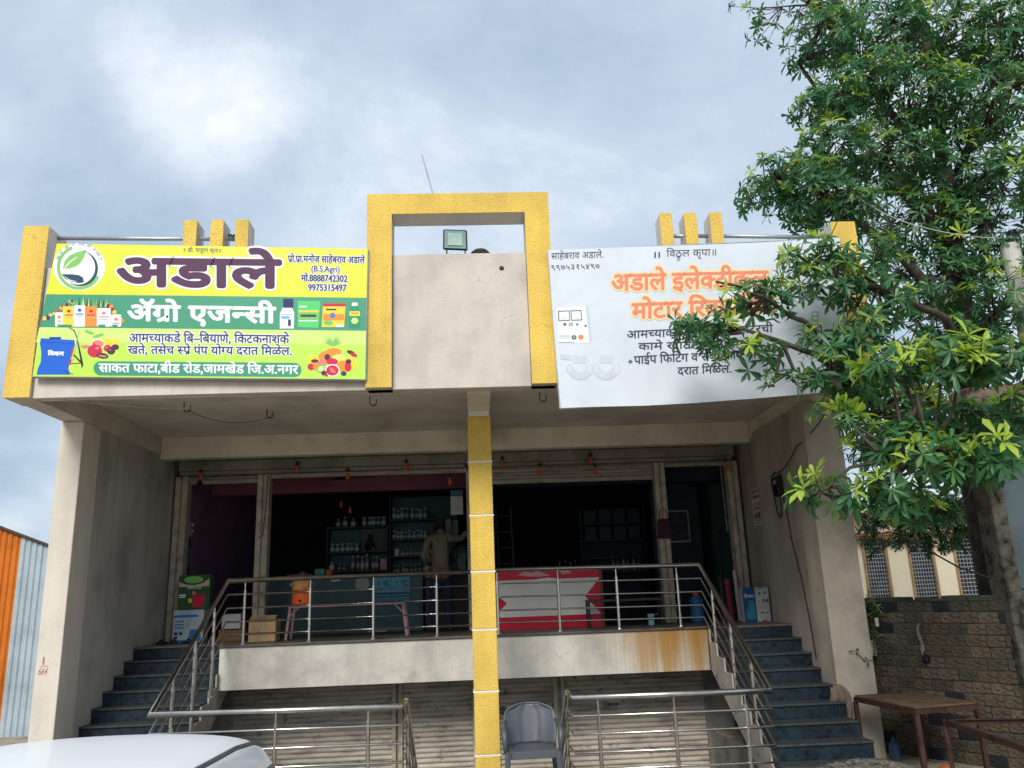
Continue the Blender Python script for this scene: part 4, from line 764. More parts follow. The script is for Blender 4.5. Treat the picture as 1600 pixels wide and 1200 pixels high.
for x in (.36, .60): MB().tube([(x, 13.25, 1.54), (x-.02, 13.6, 3.45)], .014, 6).build('side_rail', M('dull_ladder', (.06, .07, .07), .6), rs)
for k in range(7): MB().tube([(.36-.003*k, 13.27+.05*k, 1.75+.26*k), (.60-.003*k, 13.27+.05*k, 1.75+.26*k)], .010, 6).build('rung', M('dull_ladder', (.06, .07, .07), .6), rs)
wire('wall_conduit', 'pale conduit running down inside the right end post', [(4.05, 13.1, 4.0), (4.06, 13.1, 2.9)], .015, M('conduit', (.25, .27, .25)), 'pipe')
wire('tangle_cable', 'tangled black cables on the sea green wall', [(4.16, 13.4, 3.1), (4.15, 13.6, 2.95), (4.15, 13.9, 3.0), (4.15, 13.95, 2.2)], .008, n=3)
sb2 = MB().box(4.12, 4.2, 13.1, 13.22, 2.93, 3.10).build('junction_box', M('switch_plastic', (.35, .33, .28), .5), base=(4.16, 13.15, 2.93), bevel=.005); tag(sb2, 'small yellowish junction box beside the right end post', 'switch')

# ============================================================ PERSON
def skin(name, nodes, edges, mat, parent, sub=2, root='a'):
    ks = list(nodes); me = bpy.data.meshes.new(name); off = ROOT[parent.name] if parent else (0, 0, 0)
    me.from_pydata([tuple(nodes[k][0][i]-off[i] for i in range(3)) for k in ks], [(ks.index(a), ks.index(b_)) for a, b_ in edges], [])
    me.materials.append(mat); o = bpy.data.objects.new(name, me); C.objects.link(o)
    if parent: o.parent = parent
    ROOT[o.name] = off
    sm = o.modifiers.new('skin', 'SKIN'); sm.use_smooth_shade = True
    for k, v in zip(ks, me.skin_vertices[0].data):
        r_ = nodes[k][1]; v.radius = (r_, r_) if not isinstance(r_, tuple) else r_; v.use_root = (k == root)
    ss = o.modifiers.new('sub', 'SUBSURF'); ss.levels = sub; ss.render_levels = sub; return o
pr = thing('person', 'man in olive shirt and jeans seen from behind, right hand raised to the post', 'person', (-.58, 13.12, 1.54))
sk = M('skin', (.16, .08, .05), .55, bump=.05); px_, py_ = -.58, 13.12
nd = {'a': ((px_, py_, 2.46), .13), 'w': ((px_, py_, 2.62), .12), 'c': ((px_, py_, 2.84), .135), 'n0': ((px_, py_, 2.98), .075), 'n': ((px_, py_+.01, 3.05), .052), 'h0': ((px_, py_+.015, 3.12), .078), 'h': ((px_, py_+.02, 3.19), .075),
      'ls': ((px_-.19, py_, 2.94), .055), 'le': ((px_-.27, py_+.02, 2.68), .042), 'lw': ((px_-.20, py_+.20, 2.55), .03), 'lh': ((px_-.16, py_+.26, 2.55), .03),
      'rs': ((px_+.19, py_, 2.95), .055), 're': ((px_+.34, py_-.10, 2.93), .042), 'rw': ((px_+.455, py_-.28, 3.06), .028), 'rh': ((px_+.47, py_-.32, 3.10), .026),
      'lk': ((px_-.11, py_, 2.02), .06), 'lt': ((px_-.10, py_, 2.38), .085), 'la': ((px_-.12, py_+.02, 1.62), .038), 'lf': ((px_-.13, py_+.14, 1.575), .032),
      'rt': ((px_+.10, py_, 2.38), .085), 'rk': ((px_+.10, py_, 2.02), .06), 'ra': ((px_+.12, py_+.02, 1.62), .038), 'rf': ((px_+.14, py_+.14, 1.575), .032)}
skin('body', nd, [('a', 'w'), ('w', 'c'), ('c', 'n0'), ('n0', 'n'), ('n', 'h0'), ('h0', 'h'), ('n0', 'ls'), ('ls', 'le'), ('le', 'lw'), ('lw', 'lh'), ('n0', 'rs'), ('rs', 're'), ('re', 'rw'), ('rw', 'rh'), ('a', 'lt'), ('lt', 'lk'), ('lk', 'la'), ('la', 'lf'), ('a', 'rt'), ('rt', 'rk'), ('rk', 'ra'), ('ra', 'rf')], sk, pr)
sh = {'a': ((px_, py_, 2.42), .155), 'w': ((px_, py_, 2.60), .145), 'c': ((px_, py_, 2.82), .155), 'n0': ((px_, py_, 2.975), .088), 'ls': ((px_-.19, py_, 2.94), .07), 'le': ((px_-.275, py_+.02, 2.68), .058), 'lw': ((px_-.22, py_+.16, 2.57), .045),
      'rs': ((px_+.19, py_, 2.95), .07), 're': ((px_+.34, py_-.10, 2.93), .055), 'rw': ((px_+.44, py_-.25, 3.03), .042)}
skin('shirt', sh, [('a', 'w'), ('w', 'c'), ('c', 'n0'), ('n0', 'ls'), ('ls', 'le'), ('le', 'lw'), ('n0', 'rs'), ('rs', 're'), ('re', 'rw')], M('olive_shirt', (.15, .125, .095), .9, bump=.6, bscale=9, var=.2), pr)
je = {'a': ((px_, py_, 2.42), .145), 'lt': ((px_-.095, py_, 2.30), .10), 'lk': ((px_-.11, py_, 2.02), .078), 'la': ((px_-.12, py_+.015, 1.63), .058), 'rt': ((px_+.095, py_, 2.30), .10), 'rk': ((px_+.10, py_, 2.02), .078), 'ra': ((px_+.12, py_+.015, 1.63), .058)}
skin('jeans', je, [('a', 'lt'), ('lt', 'lk'), ('lk', 'la'), ('a', 'rt'), ('rt', 'rk'), ('rk', 'ra')], M('blue_jeans', (.018, .028, .07), .9, bump=.4, bscale=14, var=.3), pr)
skin('hair', {'a': ((px_, py_-.012, 3.165), .088), 'b': ((px_, py_+.01, 3.215), .085), 'c': ((px_, py_-.03, 3.09), .062)}, [('a', 'b'), ('a', 'c')], M('black_hair', (.012, .01, .01), .6, bump=.8, bscale=60), pr)
for sx in (-1, 1):
    fx = px_+sx*.13; MB().prism([(fx-.045, py_-.08, 1.541), (fx+.045, py_-.08, 1.541), (fx+.05, py_+.18, 1.541), (fx, py_+.22, 1.541), (fx-.05, py_+.18, 1.541)], (0, 0, .06)).build('shoe', black, pr, bevel=.015, fix=True)
    MB().lathe((px_+sx*.084, py_+.02, 3.14), [(.008, -.012), (.022, -.006), (.022, .006), (.008, .012)], 8, axis='X').build('ear', sk, pr)
MB().lathe((px_, py_+.095, 3.125), [(.02, 0), (.014, .02), (.006, .03)], 8, axis='Y').build('nose', sk, pr)
for sx, sy, sz, dr in ((px_+.47, py_-.32, 3.10, (.02, -.02, 1)), (px_-.16, py_+.26, 2.55, (.4, .6, .1))):
    d = Vector(dr).normalized(); u = d.cross(Vector((0, 1, 0))).normalized(); m = MB()
    for j, (o_, l_) in enumerate(((-.028, .06), (-.01, .075), (.008, .072), (.026, .058))):
        q = Vector((sx, sy, sz))+u*o_+d*.02; m.tube([q, q+d*l_*.5, q+d*l_+Vector((0, -.012, 0))], [.009, .008, .006], 6)
    q = Vector((sx, sy, sz))-u*.03; m.tube([q, q-u*.02+d*.02, q-u*.025+d*.045], [.010, .009, .007], 6); m.build('fingers', sk, pr, smooth=True)
o = MB().prism([(px_-.30, py_+.24, 2.62), (px_-.20, py_+.24, 2.60), (px_-.20, py_+.24, 2.85), (px_-.27, py_+.24, 2.88)], (0, .02, 0)).build('white_packet', M('white_packet', (.5, .5, .48), .5), base=(px_-.25, py_+.24, 2.6), fix=True); tag(o, 'white printed packet held in the man\'s left hand', 'packet')

# ============================================================ CHAIR
ch = thing('plastic_chair', 'grey moulded plastic armchair in front of the yellow centre column', 'chair', (.515, 8.95, GZ))
cg = M('grey_plastic', (.075, .085, .10), .42, var=.06, scale=5, bump=.05, spec=.5)
cx_, cy_, zb = .512, 8.95, GZ
def grid(fn_, nu, nv, th, mat, name, parent):
    m = MB(); vs = [fn_(i/(nu-1)*2-1, j/(nv-1)) for j in range(nv) for i in range(nu)]
    m.add(vs, [(j*nu+i, j*nu+i+1, (j+1)*nu+i+1, (j+1)*nu+i) for j in range(nv-1) for i in range(nu-1)])
    o = m.build(name, mat, parent, smooth=True); sdf = o.modifiers.new('thick', 'SOLIDIFY'); sdf.thickness = th; sdf.offset = 0; return o
def back_fn(u, v):
    t_ = max(0, (v-.4)/.6); U = u*(1-.36*t_**9); V_ = v if v <= .4 else .4+.6*t_*(1-.07*u**4)
    x = cx_+U*(.24+.03*math.sin(v*3)); z = zb+.43+.385*V_
    y = cy_+.20+.09*v-.12*abs(u)**2.5*(1-.6*v*v)+(.012 if abs(u) < .42-.1*v else 0)
    return (x, y, z)
grid(back_fn, 25, 16, .008, cg, 'backrest', ch)
grid(lambda u, v: (cx_+u*(.245-.02*v), cy_-.24+.45*v, zb+.43-.02*math.sin(v*3.1)*(1-u*u)+(.0 if v > .12 else -.02*(1-v/.12))), 17, 12, .010, cg, 'seat', ch)
MB().box(cx_-.235, cx_+.235, cy_-.245, cy_-.232, zb+.355, zb+.425).build('apron', cg, ch, bevel=.005)
rim = [back_fn(-1, v) for v in [k/12 for k in range(13)]]+[back_fn(u, 1) for u in [-.8+.1*k for k in range(17)]]+[back_fn(1, 1-k/12) for k in range(13)]
MB().tube(rim, .012, 6).build('rim', cg, ch, smooth=True)
for s_ in (-1, 1):
    X = lambda a: cx_+s_*a
    MB().tube([(X(.262), cy_+.06, zb+.67), (X(.282), cy_-.04, zb+.635), (X(.288), cy_-.17, zb+.62), (X(.285), cy_-.235, zb+.60), (X(.275), cy_-.25, zb+.42)], [.02, .026, .028, .026, .022], 8).build('armrest', cg, ch, smooth=True)
    MB().tube([(X(.255), cy_-.24, zb+.43), (X(.265), cy_-.26, zb+.2), (X(.28), cy_-.28, zb)], [.036, .030, .022], 6).build('leg', cg, ch)
    MB().tube([(X(.235), cy_+.18, zb+.46), (X(.25), cy_+.22, zb+.2), (X(.26), cy_+.27, zb)], [.034, .028, .02], 6).build('leg', cg, ch)

# ============================================================ CAR
car = thing('parked_car', 'white hatchback parked in the lower left corner, only its roof in view', 'car', (-1.6, 2.2, GZ))
carp = M('white_car_paint', (.86, .87, .88), .38, var=.02, scale=1, bump=0, coat=.25, spec=.4)
glassm = M('car_glass', (.02, .025, .03), .06, var=.1, bump=0, spec=.6)
st = [(.25, .62, .64, .60), (.32, .78, .76, .72), (.9, .93, .80, .74), (1.25, 1.0, .82, .72), (1.75, 1.38, .82, .62), (2.1, 1.48, .82, .615), (2.8, 1.515, .82, .61), (3.4, 1.505, .81, .60), (3.75, 1.475, .80, .58), (3.93, 1.40, .79, .56), (4.05, 1.15, .78, .60), (4.12, .9, .76, .70), (4.15, .6, .72, .66)]
st = [(y, z+.07*min(1, max(0, z-.9)/.3), a, b_) for y, z, a, b_ in st]
m = MB(); xc = -1.5; vs = []
for y, zr, wb, wr in st:
    belt = min(zr-.02, .95); hs = [(0, GZ+.16), (.9*wb, GZ+.16), (wb, .42), (wb+.01, .68), (wb-.01, belt), (wr+.03, zr-.10*min(1, max(0, zr-.95)/.4)), (wr-.05, zr-.035), (wr*.55, zr-.008), (0, zr)]
    full = [(xc-a, y, z) for a, z in hs[1:]][::1]; full = full+[(xc+a, y, z) for a, z in hs[1:-1]][::-1]
    vs += full
n_ = len(full); fs = []
for i in range(len(st)-1):
    for j in range(n_): fs.append((i*n_+j, i*n_+(j+1) % n_, (i+1)*n_+(j+1) % n_, (i+1)*n_+j))
fs += [tuple(range(n_)), tuple((len(st)-1)*n_+j for j in range(n_-1, -1, -1))]
m.add(vs, fs); o = m.build('body', carp, car, smooth=True, fix=True); ss = o.modifiers.new('s', 'SUBSURF'); ss.levels = 2; ss.render_levels = 2
for s_ in (-1, 1):
    for y0, y1 in ((1.9, 2.62), (2.72, 3.6)):
        sk_ = .25 if y0 < 2 else 0; X = lambda a: xc+s_*a
        MB().prism([(X(.818), y0-sk_, .97), (X(.818), y1, .97), (X(.672), y1-(.1 if sk_ == 0 else 0), 1.44), (X(.672), y0+.06, 1.44)], (s_*.006, 0, .002)).build('side_window', glassm, car, fix=True)
    MB().tube([(xc+s_*(.585 if y < 3.8 else .55), y, z+.07) for y, z in ((1.9, 1.41), (2.3, 1.455), (2.8, 1.474), (3.3, 1.462), (3.55, 1.44), (3.66, 1.415))], .009, 6).build('roof_moulding', M('roof_rubber', (.10, .11, .12), .5), car)
    for y in (.95, 3.35):
        w_ = MB().lathe((xc+s_*.74, y, GZ+.29), [(.18, -.07), (.28, -.08), (.29, 0), (.28, .08), (.18, .07)], 24, axis='X').build('tyre', black, car); MB().lathe((xc+s_*.74, y, GZ+.29), [(.03, s_*.075), (.17, s_*.06), (.18, s_*.07), (.18, 0)], 16, axis='X').build('rim', galv, w_)
    MB().box(xc+s_*.62-.1, xc+s_*.62+.1, .27, .34, .62, .74).build('headlight', M('lamp_clear', (.6, .62, .65), .1), car, bevel=.02); MB().box(xc+s_*.68-.06, xc+s_*.68+.06, 4.06, 4.13, .85, 1.05).build('tail_light', M('tail_red', (.4, .01, .01), .2), car, bevel=.02)
    MB().lathe((xc+s_*.92, 1.75, 1.0), [(.03, -.08), (.07, -.05), (.07, .05), (.03, .08)], 10, axis='X').build('mirror', carp, car, smooth=True)
MB().prism([(xc-.66, 1.30, 1.04), (xc+.66, 1.30, 1.04), (xc+.54, 1.74, 1.39), (xc-.54, 1.74, 1.39)], (0, -.02, .012)).build('windscreen', glassm, car, fix=True)
MB().prism([(xc-.55, 4.06, 1.10), (xc+.55, 4.06, 1.10), (xc+.48, 3.96, 1.36), (xc-.48, 3.96, 1.36)], (0, .02, .01)).build('rear_window', glassm, car, fix=True)

# ============================================================ SHED ON THE LEFT
sd = thing('metal_shed', 'corrugated shed with orange and white sheets left of the shop', 'shed', (-8.6, 14.5, GZ))
def corr(x0, x1, ztop, y, mat, name, pitch=.10):
    n = int((x1-x0)/pitch*4); vs = []
    for i in range(n+1):
        x = x0+(x1-x0)*i/n; d = (0, 0, .025, .025)[i % 4]; vs += [(x, y-d, GZ), (x, y-d, ztop(x))]
    MB().add(vs, [(2*i, 2*i+2, 2*i+3, 2*i+1) for i in range(n)]).build(name, mat, sd, label=name.replace('_', ' '))
zt_ = lambda x: 3.50-(x+8.238)*.40
corr(-9.88, -7.85, zt_, 14.5, M('orange_sheet', (.55, .15, .012), .5, var=.15, scale=2, bump=.05, streak=.2), 'orange_sheet')
corr(-7.85, -5.8, zt_, 14.5, M('white_sheet', (.42, .50, .55), .45, .2, var=.1, scale=2, bump=.05, streak=.2), 'white_sheet')
corr(-11.4, -9.88, zt_, 14.52, M('white_sheet', (.42, .50, .55), .45), 'white_sheet')
MB().prism([(-11.6, 14.42, zt_(-11.6)-.01), (-5.6, 14.42, zt_(-5.6)-.01), (-5.6, 14.42, zt_(-5.6)+.035), (-11.6, 14.42, zt_(-11.6)+.035)], (0, 7, -2.2)).build('roof_sheet', M('rusty_dark_sheet', (.07, .04, .035), .6), sd, fix=True)
MB().box(-11.3, -5.9, 14.6, 21, GZ, 1.4).build('inner_wall', concrete, sd)

# ============================================================ RIGHT SIDE: BRICK WALL
A = Vector((4.50, 10.35, 0)); Bp = Vector((5.62, 8.60, 0)); dv = (Bp-A).normalized(); nv = Vector((dv.y, -dv.x, 0)); nv = nv if nv.y < 0 else -nv
ln = (Bp-A).length
bw = thing('brick_wall', 'rough exposed brick wall with dark patches between the shop and the neighbouring house', 'wall', tuple((A+Bp)/2+Vector((0, 0, GZ))))
mid = (A+Bp)/2
MB().obox(mid-nv*.115, dv, nv, ln/2, .105, GZ, 1.80).build('mortar', M('old_mortar', (.08, .072, .052), .95, var=.4, bump=.8, bscale=25), bw)
bk = [M('brick_%d' % i, c_, .92, var=.35, scale=9, bump=.9, bscale=35, speck=(5, (.02, .022, .02), .52, .8)) for i, c_ in enumerate(((.165, .125, .08), (.14, .11, .075), (.20, .155, .11), (.11, .095, .07), (.03, .034, .038)))]
bmesh_ = {}
for i in range(5):
    for v_ in range(2):
        b_ = bmesh.new(); bmesh.ops.create_cube(b_, size=1); bmesh.ops.bevel(b_, geom=b_.edges[:], offset=.07, segments=1, affect='EDGES')
        for q in b_.verts: q.co += Vector([random.uniform(-.03, .03) for _ in range(3)])
        me = bpy.data.meshes.new('brick'); b_.to_mesh(me); b_.free(); me.materials.append(bk[i]); bmesh_[(i, v_)] = me
ang = math.atan2(dv.y, dv.x); rows = 14; rh = (1.80-GZ)/rows
for r_i in range(rows):
    x = -(r_i % 2)*.11
    while x < ln:
        w_ = random.uniform(.19, .235); c_ = x+w_/2
        if c_ > .02 and c_ < ln:
            k = random.choices(range(5), (5, 5, 4, 4, 1.6) if r_i < rows-1 else (0, 0, 0, 2, 3))[0]
            o = bpy.data.objects.new('brick', bmesh_[(k, random.randint(0, 1))]); C.objects.link(o); o.parent = bw
            p_ = A+dv*c_+nv*random.uniform(-.006, .007)-nv*.048; o.location = (p_.x-bw.location.x, p_.y-bw.location.y, rh*(r_i+.5)+random.uniform(-.004, .004))
            o.rotation_euler = (random.uniform(-.02, .02), random.uniform(-.025, .025), ang+random.uniform(-.02, .02)); o.scale = (w_-.010, .10, rh-.012)
        x += w_
m = MB()
for k in range(14): m.obox(A+dv*(ln*(k+.5)/14)-nv*.10, dv, nv, ln/28+.01, .10+random.uniform(0, .02), 1.79, 1.80+random.uniform(.015, .06))
m.build('coping', M('mossy_coping', (.05, .055, .04), .95, var=.4, bump=.9, bscale=20), bw, bevel=.01)
# neighbouring wall
nw = thing('house_wall', 'tall grey-blue plastered wall of the neighbouring house at the right edge', 'wall', (6.5, 8.6, GZ))
m = MB(); m.box(5.70, 9.5, 8.62, 8.85, GZ, 4.10); m.build('plaster_wall', M('blue_grey_plaster', (.085, .115, .125), .85, var=.15, scale=1.2, bump=.2, streak=.2), nw)
m = MB()
m.box(5.57, 5.73, 8.56, 8.86, GZ, 4.0)
m.build('corner_pier', M('chipped_concrete', (.085, .078, .06), .95, var=.5, scale=8, bump=1, bscale=25), nw, bevel=.012)
m = MB()
for k in range(12): m.box(5.5+k*.33, 5.84+k*.33, 8.50+random.uniform(0, .03), 8.9, 3.58+random.uniform(-.05, .05), 4.12+random.uniform(-.06, .05))
m.build('broken_parapet', M('broken_concrete', (.15, .11, .085), .95, var=.6, scale=5, bump=1, bscale=14), nw, bevel=.015)
wire('slack_cable', 'black cable slanting across to the blue-grey wall', [(4.9, 9.3, 2.55), (5.3, 8.9, 2.15), (5.75, 8.55, 1.9), (6.3, 8.5, 1.72)], .010)
# cream building with grilles
fb = thing('cream_building', 'cream building with grilled windows behind the brick wall', 'building', (11, 18, GZ))
fw_ = M('cream_wall_far', (.84, .74, .54), .85, var=.06, scale=1)
wins = ((8.55, 9.12), (9.58, 10.18), (10.62, 11.36), (11.8, 12.4), (12.85, 13.45)); z0, z1 = .9, 2.95
m = MB(); xs_ = [7.0]+[v for w_ in wins for v in w_]+[16]
for i in range(0, len(xs_), 2): m.box(xs_[i], xs_[i+1], 18, 18.25, GZ, 3.5)
for a, c_ in wins: m.box(a, c_, 18, 18.25, GZ, z0); m.box(a, c_, 18, 18.25, z1, 3.5)
m.build('wall', fw_, fb); m = MB().box(7, 16, 18.26, 24, GZ, 3.45); m.build('rear_block', fw_, fb)
Bx('roof_slab', fw_, fb, 6.8, 16.2, 17.6, 24.2, 3.502, 3.62)
Bx('sunshade', M('rust_band', (.35, .16, .07), .8), fb, 7.0, 16, 17.7, 17.998, 3.0, 3.07)
for a, c_ in wins:
    f_ = MB().box(a, a+.06, 17.97, 18.1, z0, z1).box(c_-.06, c_, 17.97, 18.1, z0, z1).box(a+.06, c_-.06, 17.97, 18.1, z1-.05, z1).build('window', M('wood_frame', (.36, .24, .12), .7), fb)
    m = MB(); n = int((z1-z0)/.085)
    for k in range(n): m.box(a+.06, c_-.06, 18.02, 18.035, z0+k*.085, z0+k*.085+.022)
    for k in range(9): m.box(a+.06+(c_-a-.12)*k/8-.006, a+.06+(c_-a-.12)*k/8+.006, 18.005, 18.018, z0, z1)
    m.build('grille', M('grille_grey', (.35, .37, .38), .5, .4), f_); Bx('pane', M('dark_glass', (.02, .022, .03), .2), f_, a+.06, c_-.06, 18.15, 18.16, z0, z1, bevel=0)
# tables
rust = M('red_oxide', (.05, .021, .016), .7, var=.35, scale=9, bump=.2); board = M('worn_board', (.12, .075, .04), .85, var=.3, scale=5, bump=.3)
t1 = thing('metal_table', 'red oxide steel table with a worn brown board top by the right pillar', 'table', (4.65, 9.0, GZ))
cr = [Vector((4.175, 9.45, 0)), Vector((4.301, 8.391, 0)), Vector((5.02, 8.55, 0)), Vector((4.90, 9.50, 0))]
MB().prism([(p.x, p.y, .80) for p in cr], (0, 0, .02)).build('top', board, t1, fix=True, bevel=.003)
m = MB()
for i in range(4):
    p, q = cr[i], cr[(i+1) % 4]; d = (q-p).normalized(); nn_ = Vector((d.y, -d.x, 0)); m.obox((p+q)/2, d, nn_, (q-p).length/2+.012, .014, .752, .798)
m.build('frame', rust, t1)
for p in cr: MB().obox(p, (1, 0, 0), (0, 1, 0), .022, .022, GZ, .75).build('leg', rust, t1)
t2 = thing('unfinished_table', 'bare red oxide angle frame without a top at the lower right corner', 'table frame', (4.7, 7.3, GZ))
cr = [Vector((4.394, 8.05, 0)), Vector((4.22, 6.4, 0)), Vector((5.05, 6.35, 0)), Vector((5.25, 7.9, 0))]; m = MB()
for i in range(4):
    p, q = cr[i], cr[(i+1) % 4]; d = (q-p).normalized(); nn_ = Vector((d.y, -d.x, 0)); nn_ = -nn_
    m.obox((p+q)/2, d, nn_, (q-p).length/2, .003, .70, .75); m.obox((p+q)/2+nn_*.02, d, nn_, (q-p).length/2, .018, .746, .751)
m.build('top_frame', rust, t2)
for p in cr: MB().obox(p, (1, 0, 0), (0, 1, 0), .022, .003, GZ, .75).obox(p+Vector((.02, .02, 0)), (1, 0, 0), (0, 1, 0), .003, .02, GZ, .75).build('leg', rust, t2)
# cloth, straw, meter, vine, junk
cm = MB(); nu, nv_ = 10, 12; vs = []
for j in range(nv_):
    for i in range(nu):
        u, v = i/(nu-1), j/(nv_-1); wd = .13+.05*math.sin(v*3); vs.append((4.03+(u-.2)*wd*1.3+.01*math.sin(v*9), 9.66+.05*math.sin(u*17+v*4+math.sin(v*11))*(.3+v)-.03*v, .90-.40*v-.02*math.sin(u*8)))
cm.add(vs, [(j*nu+i, j*nu+i+1, (j+1)*nu+i+1, (j+1)*nu+i) for j in range(nv_-1) for i in range(nu-1)])
o = cm.build('hanging_cloth', M('old_cloth', (.19, .145, .11), .95, var=.3, scale=6, bump=.5), base=(4.06, 9.66, .5), smooth=True); s_ = o.modifiers.new('t', 'SOLIDIFY'); s_.thickness = .01; tag(o, 'crumpled brown cloth hanging at the inner edge of the right pillar', 'cloth')
m = MB()
for k in range(2600):
    a = random.uniform(0, 6.28); r_ = random.random()**.6; x = 3.8+.8*r_*math.cos(a); y = 8.62+.42*r_*math.sin(a); z = GZ+.19*(1-r_**1.6)+random.uniform(0, .03)
    b2 = random.uniform(0, 6.28); l_ = random.uniform(.03, .08); d = Vector((math.cos(b2)*l_, math.sin(b2)*l_, random.uniform(-.02, .03)))
    m.add([(x, y, z), (x+.004, y, z+.004), (x+d.x, y+d.y, z+d.z)], [(0, 1, 2)])
m.lathe((3.8, 8.62, GZ), [(.42, .0), (.35, .07), (.22, .14), (.05, .16)], 16, 0)
o = m.build('straw_heap', M('dry_straw', (.20, .19, .15), .9, var=.4, scale=20), kind='stuff', base=(3.8, 8.62, GZ)); tag(o, 'heap of dry grey straw at the foot of the right stairs', 'straw')
mbx = thing('wall_socket', 'small white vented box on the side of the right pillar above the table', 'box', (4.6, 10.1, 1.2)); Bx('case', M('socket_white', (.5, .5, .48), .5), mbx, 4.60, 4.72, 9.92, 9.98, 1.18, 1.36)
for k in range(6): Bx('vent', black, mbx, 4.67, 4.71, 9.915, 9.919, 1.20+k*.025, 1.21+k*.025, bevel=0)
o = MB().box(4.70, 4.74, 9.80, 9.83, 1.52, 1.62).build('white_tag', M('socket_white', (.5, .5, .48), .5), base=(4.7, 9.8, 1.5), bevel=.005); tag(o, 'small white plastic tag hanging in the vine by the pillar', 'tag')
m = MB(); 
for k in range(5): m.tube([(5.03+.02*math.cos(j*1.3+k), 9.46+.02*math.sin(j), 1.56-.06*j-.012*k) for j in range(6)], .004, 4)
o = m.build('rope_loop', M('pale_rope', (.30, .25, .20), .9), base=(5.03, 9.46, 1.3)); tag(o, 'pale knotted rope hanging on the brick wall', 'rope')
o = MB().lathe((5.05, 9.44, 1.16), [(.02, -.04), (.045, -.01), (.045, .03), (.015, .06)], 8).build('dark_pouch', black, base=(5.05, 9.44, 1.16)); tag(o, 'small black pouch at the end of the pale rope', 'pouch')
o = MB().lathe((4.62, 9.62, GZ), [(.06, 0), (.06, .16), (.02, .21), (.02, .24)], 12).build('plastic_bottle', M('blue_pet', (.04, .08, .14), .15), base=(4.62, 9.62, GZ)); tag(o, 'dark blue plastic bottle on the ground behind the red oxide table', 'bottle')
o = MB().prism([(4.80, 9.0, GZ+.012), (4.95, 9.02, GZ+.012), (4.98, 9.08, GZ+.02), (4.9, 9.11, GZ+.03), (4.79, 9.06, GZ+.012)], (0, 0, .015)).build('orange_wrapper', M('orange_wrap', (.45, .14, .04), .6), base=(4.9, 9.1, GZ), fix=True); tag(o, 'flat orange wrapper on the ground under the tables', 'litter')
o = MB().lathe((1.32, 8.72, GZ), [(.05, 0), (.06, .05), (.05, .11), (.02, .13)], 7).build('stone', M('tan_stone', (.40, .26, .14), .9, bump=.6), base=(1.32, 8.72, GZ)); tag(o, 'small tan stone in front of the right lower railing', 'stone')

# ============================================================ FOLIAGE
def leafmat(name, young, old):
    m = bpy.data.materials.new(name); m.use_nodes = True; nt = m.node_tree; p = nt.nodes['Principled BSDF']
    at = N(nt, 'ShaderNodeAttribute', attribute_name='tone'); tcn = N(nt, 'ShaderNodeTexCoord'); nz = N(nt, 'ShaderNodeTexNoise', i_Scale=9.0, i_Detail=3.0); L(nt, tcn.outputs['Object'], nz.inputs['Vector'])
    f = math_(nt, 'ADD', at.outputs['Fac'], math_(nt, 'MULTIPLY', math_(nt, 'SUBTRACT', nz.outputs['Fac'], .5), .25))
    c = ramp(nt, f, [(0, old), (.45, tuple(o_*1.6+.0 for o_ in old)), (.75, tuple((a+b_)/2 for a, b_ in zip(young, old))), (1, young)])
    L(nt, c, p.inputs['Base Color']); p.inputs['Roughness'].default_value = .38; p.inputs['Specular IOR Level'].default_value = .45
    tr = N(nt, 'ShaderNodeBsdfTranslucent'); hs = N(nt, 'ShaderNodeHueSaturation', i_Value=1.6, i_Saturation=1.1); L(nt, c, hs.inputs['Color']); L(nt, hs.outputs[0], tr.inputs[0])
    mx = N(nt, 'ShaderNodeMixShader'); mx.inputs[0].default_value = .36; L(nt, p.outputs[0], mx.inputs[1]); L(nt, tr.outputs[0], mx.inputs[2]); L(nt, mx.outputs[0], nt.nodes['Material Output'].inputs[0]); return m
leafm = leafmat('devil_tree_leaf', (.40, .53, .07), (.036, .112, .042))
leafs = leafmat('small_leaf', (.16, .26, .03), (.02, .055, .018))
bark = M('bark', (.075, .06, .05), .9, var=.35, scale=7, bump=.8, bscale=25)
